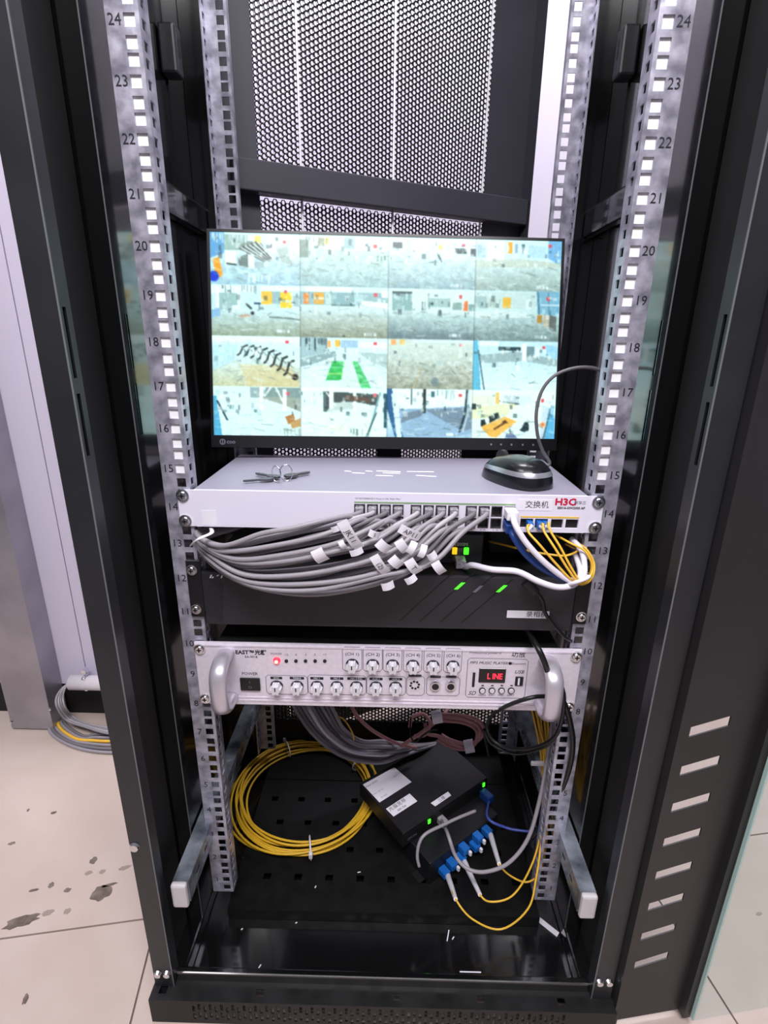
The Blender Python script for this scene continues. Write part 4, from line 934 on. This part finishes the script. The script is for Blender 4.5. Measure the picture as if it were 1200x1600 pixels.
t.rect(.0, 0, .7, .08, (242, 254, 254)).rect(.26, .08, .36, .5, (110, 130, 130)).poly([(.3, .08), (.9, .12), (.9, .36), (.62, .28), (.3, .46)], (96, 108, 106)).poly([(.36, .3), (.6, .28), (.62, .42), (.3, .5)], (206, 220, 216)).rect(.33, .06, .38, .42, (246, 252, 250)).rect(.61, .06, .64, .48, (246, 252, 250)).line([(.3, .1), (.4, .36)], .014, (240, 248, 246)).poly([(.5, .14), (.8, .2), (.82, .3), (.5, .24)], (120, 100, 88)).line([(.92, .1), (.78, 1)], .02, (150, 186, 190)).line([(.88, .5), (.76, 1)], .012, (70, 90, 90)).bars(.7, .8, .5, .6, 8, (96, 120, 120), .6, 38).bars(.58, .74, .84, 1, 10, (110, 140, 130), .6, 39).poly([(.3, .76), (.6, .78), (.5, .86), (.3, .86)], (248, 246, 214), .5).poly([(.96, .1), (1, .1), (1, .8), (.97, .8)], (70, 110, 120)).red(.86, .14).done()
t = Tile(2, 3, (236, 250, 252), (176, 206, 226), .45, 6)
t.rect(.1, .02, 1, .3, (240, 252, 250)).poly([(.14, .42), (.98, .34), (1, .9), (.7, 1), (.2, 1)], (164, 192, 216)).poly([(.2, .5), (.46, .4), (.4, .56), (.16, .7)], (136, 152, 166)).poly([(.44, .42), (1, .36), (1, .8), (.9, .86)], (140, 158, 174)).rect(.28, 0, .3, .34, (110, 130, 136)).rect(.42, 0, .46, .5, (70, 78, 76)).rect(.52, .04, .56, .16, (96, 130, 140)).bars(.55, .8, .02, .24, 9, (130, 166, 170), .7, 41).poly([(0, 0), (.06, 0), (.1, .5), (.2, 1), (.1, 1), (0, .4)], (70, 120, 160)).poly([(.05, .1), (.1, .1), (.18, 1), (.12, 1)], (226, 240, 244)).line([(.94, .02), (.92, .5), (.86, .86)], .022, (60, 82, 92)).line([(.97, .02), (.95, .5), (.9, .86)], .014, (206, 226, 232)).caption(.7, .93).red(.86, .12).done()
t = Tile(3, 3, (236, 248, 240), (228, 246, 244), .3, 4)
t.poly([(0, .1), (.3, .12), (.3, .26), (0, .34)], (236, 240, 222)).rect(.28, .05, .32, .28, (240, 206, 130)).poly([(.1, .32), (.55, .26), (.4, .56), (0, .6), (0, .42)], (236, 238, 196), .8).poly([(.37, .1), (.56, .1), (.56, .28), (.37, .24)], (206, 222, 226)).line([(.37, .24), (.56, .28)], .01, (110, 130, 130)).rect(.57, .1, .7, .3, (222, 238, 238)).rect(.0, .28, .05, .4, (70, 84, 84)).bars(.06, .13, .3, .4, 6, (110, 126, 120), .7, 43)
t.poly([(.84, .3), (.97, .36), (.92, 1), (.82, 1)], (210, 226, 240)).poly([(.92, .36), (.98, .3), (1, 1), (.86, 1)], (120, 190, 226)).line([(.95, .3), (.86, 1)], .012, (96, 110, 110)).dot(.85, .7, .07, (252, 220, 190)).dot(.85, .7, .04, (246, 150, 90))
t.poly([(.11, .76), (.40, .54), (.54, .64), (.30, .98), (.22, .96)], (246, 196, 110)).poly([(.26, .8), (.38, .66), (.43, .66), (.28, .82)], (120, 90, 60)).poly([(.36, .66), (.4, .6), (.44, .68)], (110, 86, 64))
for x, y in ((.14, .68), (.24, .6), (.30, .54)): t.poly([(x - .035, y - .06), (x + .015, y - .08), (x + .035, y + .02), (x - .025, y + .08)], (60, 72, 74))
t.poly([(.63, .66), (.68, .66), (.69, .82), (.63, .86), (.57, .82), (.6, .78)], (58, 78, 84)).poly([(.42, .9), (.5, .88), (.56, 1), (.4, 1)], (126, 142, 176)).line([(.46, .8), (.47, .9)], .01, (96, 110, 130)).red(.84, .2).done()
IMG = IMG / 255
for ax_ in (0, 1): IMG = .25 * np.roll(IMG, 1, ax_) + .5 * IMG + .25 * np.roll(IMG, -1, ax_)
IMG = np.clip((IMG - .5) * 1.22 + .43, 0, 1) * np.array([.95, 1.0, 1.0])
lin = np.where(IMG <= .04045, IMG / 12.92, ((IMG + .055) / 1.055) ** 2.4)
cols_ = np.ones((GH, GW, 4)); cols_[..., :3] = lin
X_ = (np.arange(GW) / (GW - 1) - .5) * SW; Z_ = (.5 - np.arange(GH) / (GH - 1)) * SH
gx_, gz_ = np.meshgrid(X_, Z_)
V = np.stack([gx_.ravel(), np.full(gx_.size, .0004), gz_.ravel()], 1)
R = np.array(MT); V = V @ R[:3, :3].T + R[:3, 3]
i_, j_ = np.meshgrid(np.arange(GW - 1), np.arange(GH - 1)); b0 = (j_ * GW + i_).ravel()
Fc = np.stack([b0, b0 + GW, b0 + GW + 1, b0 + 1], 1)
me = bpy.data.meshes.new('screen'); me.vertices.add(len(V)); me.vertices.foreach_set('co', V.ravel().astype(np.float32))
me.loops.add(Fc.size); me.loops.foreach_set('vertex_index', Fc.ravel().astype(np.int32))
me.polygons.add(len(Fc)); me.polygons.foreach_set('loop_start', np.arange(0, Fc.size, 4, dtype=np.int32)); me.polygons.foreach_set('loop_total', np.full(len(Fc), 4, dtype=np.int32))
me.update(calc_edges=True)
ca = me.color_attributes.new('picture', 'FLOAT_COLOR', 'POINT'); ca.data.foreach_set('color', cols_.reshape(-1).astype(np.float32))
sm = bpy.data.materials.new('screen_picture'); sm.use_nodes = True; nt = sm.node_tree; b = nt.nodes['Principled BSDF']
at_ = nt.nodes.new('ShaderNodeVertexColor'); at_.layer_name = 'picture'
b.inputs['Base Color'].default_value = (.01, .01, .01, 1); b.inputs['Roughness'].default_value = .3
nt.links.new(at_.outputs['Color'], b.inputs['Emission Color']); b.inputs['Emission Strength'].default_value = 1.12
obj('screen', me, sm, mo, 'lit screen divided into sixteen camera views')

# ------------------------------------------------------------------ mouse and keys on the switch lid
mz = SZ1 + .0004
ma, mb_ = at(763, 722, Z=mz + .012), at(857, 752, Z=mz + .012)
cen = (ma + mb_) / 2; cen.z = mz
ax = Vector((mb_.x - ma.x, mb_.y - ma.y, 0)); HL = 0.049; ax.normalize(); ay_ = Vector((-ax.y, ax.x, 0)); HW = 0.030
ms_ = thing('computer_mouse', 'black computer mouse with a silver band, lying on the switch', 'mouse', cen)
def shell(f0, f1, k=1.0, nph=6, nth=36, z_off=0):
    mb = MB(); V = []; Fs = []
    for i in range(nph + 1):
        f = f0 + (f1 - f0) * i / nph; ph = f * math.pi / 2
        r = math.cos(ph) ** .55 if f < 1 else 0; z = math.sin(ph) ** .9 * .031
        for j in range(nth):
            t = 2 * math.pi * j / nth; ct, st = math.cos(t), math.sin(t)
            x = HL * k * r * abs(ct) ** .8 * (1 if ct > 0 else -1); y = HW * k * r * abs(st) ** .8 * (1 if st > 0 else -1) * (1 - .10 * ct * -1 * .6)
            hump = 1 - .28 * max(0, -x / HL) ** 1.5
            V.append(cen + ax * x + ay_ * y + Vector((0, 0, max(0, z * hump) * k + z_off)))
    for i in range(nph):
        for j in range(nth): Fs.append((i * nth + j, i * nth + (j + 1) % nth, (i + 1) * nth + (j + 1) % nth, (i + 1) * nth + j))
    if f0 == 0: Fs.append(tuple(range(nth)))
    if f1 >= 1: Fs.append(tuple(nph * nth + j for j in range(nth)))
    mb.smooth = True; return mb.add(V, Fs)
obj('base', shell(0, .30), 'mouse_black', ms_)
obj('silver_band', shell(.27, .40, 1.012, 3), 'mouse_silver', ms_, 'curved silver band')
obj('top_shell', shell(.37, 1.0, 1.0, 9), 'mouse_black', ms_, 'glossy black top')
wh = cen - ax * HL * .55
obj('scroll_wheel', MB().cyl(wh + ay_ * -.003 + Vector((0, 0, .024)), wh + ay_ * .003 + Vector((0, 0, .024)), .009, 18), 'device_grey', ms_)
cable('mouse_cable', [cen - ax * HL * .9 + Vector((0, 0, .008)), cen - ax * HL * 1.12 + Vector((.004, .008, .005)), Vector((0.165, .118, mz + .004)), at(857, 727, Z=mz + .006)] + pp([(848, 705, .118), (840, 680, .112), (838, 645, .108), (846, 612, .106), (864, 589, .104), (890, 577, .102), (918, 574, .10), (945, 581, .10), (975, 600, .10), (1000, 640, .11)]), .0022, 'cable_grey_dark', 'grey mouse cable arching up in front of the right edge of the monitor', 'cable')
ks = thing('key_bunch', 'small bunch of dark metal keys with rings, lying on the switch', 'keys', at(432, 745, Z=mz))
def key(ua, va, ub, vb, wd):
    a, b = at(ua, va, Z=mz + .002), at(ub, vb, Z=mz + .002); d = (b - a).normalized(); n_ = Vector((-d.y, d.x, 0)); L = (b - a).length
    prof = [(0, .5), (.12, .95), (.28, 1), (.42, .75), (.5, .34), (.66, .34), (.72, .5), (.8, .3), (.88, .45), (1, .15)]
    P = [a + d * (f * L) + n_ * (h * wd) for f, h in prof] + [a + d * (f * L) - n_ * (h * wd * .8) for f, h in prof[::-1]]
    obj('key', MB().prism(P, (0, 0, .0022)), 'key_metal', ks)
key(446, 746, 484, 739, .0075); key(437, 747, 400, 741, .006); key(428, 749, 380, 753, .005)
for u, v, r, tl_ in ((447, 739, .012, .3), (432, 741, .011, -.5)):
    c = at(u, v, Z=mz + .010); e1 = Vector((math.cos(tl_), math.sin(tl_), 0))
    obj('key_ring', MB().tube([c + e1 * (r * .6 * math.cos(a)) + Vector((0, 0, .0098 * math.sin(a))) for a in np.linspace(0, 2 * math.pi, 17)[:-1]], .0007, 6, 2, closed=True), 'chrome', ks)

# ------------------------------------------------------------------ below the amplifier
SHZ = -0.042
# yellow coil on the shelf
coil = thing('fibre_coil', 'coil of thick yellow fibre cable tied up on the bottom shelf', 'cable coil', (-0.15, .21, SHZ))
for k in range(9):
    r0 = .112 + .0032 * k; c = Vector((-.150 + random.Random(k).uniform(-.003, .003), .215 + random.Random(k + 50).uniform(-.004, .004), SHZ + .004 + .0035 * (k % 4)))
    if k == 8: r0 = .128; c.x -= .012; c.y -= .008
    pts = []
    for a in np.linspace(0, 2 * math.pi, 25)[:-1]:
        wob = .003 * math.sin(2 * a + k) + .002 * math.sin(3 * a + 2 * k)
        pts.append(c + Vector(((r0 + wob) * math.cos(a), (r0 + wob) * .98 * math.sin(a), .002 * math.sin(a * 2 + k * 1.3) + .002)))
    obj('cable_turn', MB().tube(pts, .0021, 7, 3, closed=True), 'cable_coil', coil)
for an in (2.05, 4.92, .62):
    c = Vector((-.150 + .122 * math.cos(an), .215 + .12 * math.sin(an), SHZ + .011)); e = Vector((math.cos(an), math.sin(an), 0))
    obj('cable_tie', MB().tube([c + e * (.0195 * math.cos(a)) + Vector((0, 0, .0125 * math.sin(a))) for a in np.linspace(0, 2 * math.pi, 15)[:-1]], .0013, 6, 2, closed=True, r2=.0022), 'tie_white', coil)
    obj('tie_head', MB().rbox(c.x + e.x * .02 - .003, c.x + e.x * .02 + .003, c.y + e.y * .02 - .003, c.y + e.y * .02 + .003, c.z + .002, c.z + .012, .0008, 1), 'tie_white', coil)

# black optical box on top of the fibre splice box
ZTOP = .034
cB = at(630, 1303, Z=ZTOP); cR = at(762, 1215, Z=ZTOP); cL = at(564, 1222, Z=ZTOP)
e1 = Vector((cR.x - cB.x, cR.y - cB.y, 0)); LW = e1.length; e1.normalize(); e2 = Vector((-e1.y, e1.x, 0)); LD = (cL - cB).dot(e2)
OB = Matrix(((e1.x, e2.x, 0, cB.x), (e1.y, e2.y, 0, cB.y), (0, 0, 1, 0), (0, 0, 0, 1)))          # local x along the front, y to the rear
Z0 = ZTOP - .030
ob = thing('optical_terminal', 'flat black network box with white stickers and green lights, lying askew on the splice box', 'network device', OB @ Vector((LW / 2, LD / 2, Z0)))
obj('case', MB(OB).rbox(0, LW, 0, LD, Z0, ZTOP, .0012), 'device_black', ob)
obj('port_strip', MB(OB).box(.02, LW - .012, -.0006, 0, Z0 + .006, Z0 + .022), 'port_dark', ob)
def ob_sticker(pts, lb):
    P = [at(u, v, Z=ZTOP) for u, v in pts]
    return obj('sticker', MB().prism([(p.x, p.y, ZTOP) for p in P], (0, 0, .0004)), 'paper', ob, lb), P
def on_top(s, size, u, v, m, par, flip=0):
    q = at(u, v, Z=ZTOP); Tm = OB.copy(); Tm.translation = Vector((q.x, q.y, ZTOP + .0006)); return obj('print', text_mesh(s, size, Tm, 'CENTER'), m, par)
st, P = ob_sticker([(567, 1226), (616, 1199), (643, 1222), (593, 1254)], 'large white sticker with small print')
on_top('Model GPON', .0045, 581, 1225, 'ink', st); on_top('Power 12V 1A', .004, 590, 1238, 'ink_grey', st); on_top('SN 2022', .004, 600, 1244, 'ink_grey', st); on_top('MAC', .004, 618, 1213, 'ink_grey', st)
st, P = ob_sticker([(603, 1264), (640, 1240), (652, 1252), (615, 1276)], 'small white sticker with two lines of print')
on_top('光猫宽带', .009, 621, 1258, 'ink', st); on_top('400 700', .0055, 628, 1263, 'ink', st)
st, P = ob_sticker([(673, 1255), (700, 1237), (705, 1243), (680, 1260)], 'narrow white sticker near the front edge')
on_top('三楼', .0075, 690, 1249, 'ink', st)
for lx_, nm in ((.055, 0), (LW - .010, 1)):
    obj('status_light', MB(OB).rbox(lx_ - .0028, lx_ + .0028, -.002, .001, Z0 + .016, Z0 + .024, .0008, 1), 'led_green', ob, 'green lit indicator')
obj('side_text', text_mesh('GPON', .007, OB @ Matrix.Translation((.018, -.0009, Z0 + .012)) @ FRONT, 'CENTER'), 'ink_grey', ob)
# splice box with blue fibre adapters
FX0, FX1, FY0, FY1 = .018, .175, -.046, .09
sb = thing('splice_box', 'black fibre splice box with blue connectors on the bottom shelf', 'fibre box', OB @ Vector(((FX0 + FX1) / 2, 0, SHZ)))
obj('case', MB(OB).rbox(FX0, FX1, FY0, FY1, SHZ + .0003, Z0 - .0006, .0015), 'device_black', sb)
obj('wall_tab', MB(OB).rbox(FX0 - .012, FX0, FY0 + .01, FY0 + .03, SHZ + .0003, SHZ + .003, .0006, 1), 'device_black', sb)
conn = [(.044, -.026, 1), (.060, -.020, 0), (.080, -.022, 1), (.086, -.006, 0), (.112, -.018, 0), (.118, -.004, 0), (.140, -.006, 1)]
fend = []
for k, (x, z, boot) in enumerate(conn):
    z = z
    c = obj('adapter', MB(OB).rbox(x - .0065, x + .0065, FY0 - .015, FY0 + .004, z - .0058, z + .0058, .0012, 1), 'connector_blue', sb, 'blue fibre adapter')
    if not boot:
        obj('dust_cap', MB(OB).rbox(x + .001, x + .0055, FY0 - .021, FY0 - .0155, z - .0055, z + .003, .001, 1), 'boot_white', c, 'white dust cap')
    else:
        fend.append(OB @ Vector((x, FY0 - .015, z)))
YR = .03
fc = [([(712, 1405, -.012), (738, 1436, -.03), (783, 1452, -.035), (825, 1420, -.03), (838, 1370, -.012), (846, 1310, .01), (851, 1240, .04), (853, 1180, .06), (842, 1130, .08), (838, 1095, .09)], 'yellow fibre cable hanging lowest from the leftmost blue connector'),
      ([(750, 1398, -.004), (768, 1409, -.010), (800, 1400, -.01), (826, 1362, .0), (843, 1310, .015), (848, 1240, .045), (850, 1180, .065), (846, 1130, .085), (846, 1095, .095)], 'yellow fibre cable from the middle blue connector looping low to the right'),
      ([(780, 1350, .02), (800, 1370, .012), (825, 1378, .01), (845, 1360, .012), (848, 1320, .02), (853, 1240, .05), (856, 1180, .07), (852, 1130, .09), (852, 1095, .10)], 'yellow fibre cable from the rightmost blue connector to the right rail')]
for (pts, lb), st_ in zip(fc, fend):
    P = pp(pts)
    o = cable('fibre_cable', [st_ + (P[0] - st_) * .3] + P, .0014, 'cable_yellow', lb, 'cable', 'yellow fibre cables at the splice box')
    obj('boot', MB().cyl(st_, P[0], .0046, 12, .003), 'boot_white', o, 'long white boot')
for k in range(5):
    cable('fibre_cable', pp([(826 + 6 * k, 1092, .09 + .006 * k), (836 + 5 * k, 1130, .085 + .006 * k), (845 + 3 * k, 1178, .075 + .004 * k), (849 + 2 * k, 1240, .06), (847 + 2 * k, 1300, .04), (838 + 3 * k, 1342, .02 + .004 * k)]), .0016, 'cable_yellow', '%s yellow fibre cable of the bunch hanging beside the right rail' % ('leftmost', 'second from left', 'middle', 'second from right', 'rightmost')[k], 'cable', 'bunch of yellow fibre cables')
tq = at(850, 1186, Y=.07)
tag(obj('cable_tie', MB().rbox(tq.x - .022, tq.x + .004, tq.y - .012, tq.y - .007, tq.z - .003, tq.z + .004, .002), 'tie_white'), 'white cable tie end on the yellow bunch beside the right rail', 'cable tie')
# grey and blue leads of the optical box
s0 = OB @ Vector((.078, -.006, Z0 + .012))
o = cable('network_cable', [s0] + pp([(700, 1304, .03), (712, 1338, .012), (732, 1358, .0), (760, 1362, -.006), (795, 1348, -.004), (825, 1310, .008), (843, 1250, .022), (856, 1180, .034), (864, 1120, .042), (866, 1090, .06)]), .0028, 'cable_grey', 'grey network cable looping from the optical box up beside the right rail', 'cable')
obj('plug', MB(OB).rbox(.072, .084, -.016, -.0008, Z0 + .006, Z0 + .018, .001, 1), 'plug_clear', o, 'clear plug')
tag(obj('bent_wire', MB().tube(pp([(743, 1267, .075), (718, 1277, .06), (690, 1290, .045), (665, 1303, .03), (655, 1318, .022), (652, 1338, .016), (655, 1354, .012)]), .0024, 8, 6), 'cable_grey'), 'stiff bent grey wire lying across the front of the optical box', 'wire')
s1 = OB @ Vector((LW - .014, -.004, Z0 + .008))
o = cable('network_cable', [s1, s1 - e2 * .014 + Vector((0, 0, -.004))] + pp([(762, 1278, .10), (790, 1293, .09), (815, 1298, .085), (838, 1298, .08), (855, 1285, .08)]), .0022, 'cable_indigo', 'thin blue cable from the right corner of the optical box', 'cable')
obj('plug', MB(OB).rbox(LW - .021, LW - .007, -.024, -.001, Z0 - .001, Z0 + .014, .0015, 1), 'cable_blue', o, 'blue plug')
# black mains leads and loop at the right handle
cable('power_cable', pp([(822, 985, .03), (836, 1005, -.02), (848, 1028, -.034), (858, 1056, -.03), (868, 1080, -.022), (880, 1096, -.018), (890, 1125, -.014), (895, 1165, -.006), (886, 1212, .0), (862, 1264, .01), (838, 1300, .03), (820, 1318, .05)]), .0036, 'cable_black', 'thick black power cord running down past the right amplifier handle', 'cable')
cable('power_cable', pp([(872, 1058, -.02), (880, 1085, -.024), (879, 1120, -.02), (866, 1152, -.008), (835, 1168, .012), (800, 1170, .03), (772, 1158, .045), (761, 1135, .05), (770, 1117, .02), (784, 1107, -.010), (804, 1098, -.016), (830, 1090, -.02), (850, 1088, -.016), (872, 1090, -.012)]), .0026, 'cable_black', 'black cord looped below the right amplifier handle', 'cable')
cable('power_cable', pp([(875, 1065, -.018), (882, 1090, -.016), (876, 1130, -.01), (860, 1160, .002), (832, 1174, .018), (800, 1177, .035), (768, 1162, .05), (756, 1140, .06), (764, 1180, .1)]), .0022, 'cable_black', 'thinner black cord running along the loop below the right handle', 'cable')
# grey bundle hanging behind the amplifier
for k in range(9):
    j = random.Random(k + 90); f = k / 8
    cable('hanging_cable', pp([(452 + 58 * f, 1088, .20 + j.uniform(-.01, .02)), (464 + 58 * f, 1112, .19), (492 + 46 * f, 1150 - 10 * f, .18 + j.uniform(-.01, .01)), (536 + 30 * f, 1182 - 24 * f, .18 + .01 * (k % 3)), (590 + 8 * f, 1192 - 34 * f, .20 + .01 * (k % 3)), (625 + 6 * f, 1182 - 20 * f, .22 + .008 * (k % 4)), (655, 1172 - 8 * f, .24 + .01 * (k % 3)), (690, 1160, .29)]),
          .0034 if k != 3 else .0036, 'cable_white' if k == 3 else ('cable_grey_dark' if k % 2 else 'cable_grey'), 'pale cable standing out in the grey bundle below the amplifier' if k == 3 else '%s grey cable from the left in the bundle sagging below the amplifier' % ordn[k], 'cable', 'grey bundle below the amplifier')
cable('earth_wire', pp([(523, 1140, .19), (524, 1126, .19), (532, 1121, .19), (542, 1130, .18), (551, 1146, .17), (553, 1156, .17)]), .0013, 'cable_yellow', 'thin yellow-green wire hook on the grey bundle', 'wire')
pk = [[(548, 1100, .2), (556, 1116, .19), (575, 1136, .18), (600, 1152, .18), (625, 1163, .2), (650, 1168, .22)],
      [(626, 1166, .2), (648, 1152, .2), (668, 1138, .2), (690, 1120, .22), (700, 1108, .24)],
      [(640, 1136, .22), (645, 1120, .22), (662, 1116, .22), (672, 1130, .2), (664, 1148, .2), (648, 1150, .21)],
      [(690, 1116, .22), (720, 1118, .2), (745, 1124, .19), (756, 1140, .18), (748, 1156, .18), (728, 1162, .19), (704, 1156, .2), (690, 1148, .21)],
      [(690, 1121, .215), (720, 1123, .195), (742, 1130, .19), (750, 1142, .18), (744, 1160, .18), (726, 1167, .19), (704, 1162, .2), (686, 1152, .21)],
      [(690, 1126, .21), (718, 1128, .195), (738, 1135, .19), (746, 1146, .18), (740, 1165, .18), (722, 1171, .19), (702, 1166, .2), (684, 1156, .21)],
      [(664, 1130, .21), (668, 1146, .2), (684, 1150, .2), (704, 1158, .2), (724, 1168, .19)]]
pkl = ['pink cable slanting down from the amplifier to the grey bundle', 'pink cable rising from the grey bundle to the right', 'pink cable bent in a small loop above the optical box', 'outermost pink cable of the loop right of the optical box', 'second pink cable of the loop right of the optical box', 'innermost pink cable of the loop right of the optical box', 'short pink cable end beside the black tie above the optical box']
for k, (P, lb) in enumerate(zip(pk, pkl)): cable('speaker_cable', pp(P), .0032, 'cable_pink', lb, 'cable', 'pink speaker cables')
for u, v, lb in ((683, 1120, 'white tape wrapped round the upper end of the pink cable loop'), (733, 1166, 'white tape wrapped round the lower end of the pink cable loop')):
    q = at(u, v, Y=.185); tag(obj('tape_wrap', MB().cyl(q + Vector((-.008, 0, -.002)), q + Vector((.008, 0, .002)), .011, 14), 'paper'), lb, 'tape')
cable('black_tie', pp([(642, 1120, .19), (641, 1145, .17), (648, 1160, .16), (660, 1150, .165), (672, 1142, .17), (684, 1140, .17)]), .0014, 'cable_black', 'thin black tie wire hanging by the pink cables', 'wire')
# odds and ends on the shelf and the bottom plate
a, b = at(838, 1434, Z=-.061), at(872, 1461, Z=-.061); d = (b - a).normalized(); n_ = Vector((-d.y, d.x, 0)) * .004
tag(obj('tape_scrap', MB().prism([a - n_, b - n_, b + n_, a + n_], (0, 0, .0008)), 'paper'), 'white strip of tape lying on the rack bottom at the right', 'tape')
for k, (u, v, L, an, z) in enumerate(((700, 1462, .016, 1.3, -.061), (708, 1466, .005, .9, -.061), (406, 1510, .005, 1.1, -.061), (463, 1442, .003, .5, -.061), (378, 1452, .003, .8, -.061), (561, 1363, .005, .2, SHZ), (493, 1386, .004, 1.2, SHZ), (735, 1519, .03, 0, -.061), (655, 1318, .003, 0, SHZ))):
    q = at(u, v, Z=z + .0006); d = Vector((math.cos(an), math.sin(an), 0)) * L / 2; n_ = Vector((-math.sin(an), math.cos(an), 0)) * .0007
    tag(obj('debris_scrap', MB().prism([q - d - n_, q + d - n_, q + d + n_, q - d + n_], (0, 0, .0006)), 'paper'), ('white thread lying on the rack bottom below the blue connectors', 'white crumb beside the white thread on the rack bottom', 'white crumb at the front left of the rack bottom', 'white crumb in the middle left of the rack bottom', 'white crumb at the far left of the rack bottom', 'white crumb on the shelf in front of the yellow coil', 'white crumb near the front edge of the shelf', 'pale thread lying along the front sill', 'white crumb on the shelf beside the bent wire')[k], 'scrap')
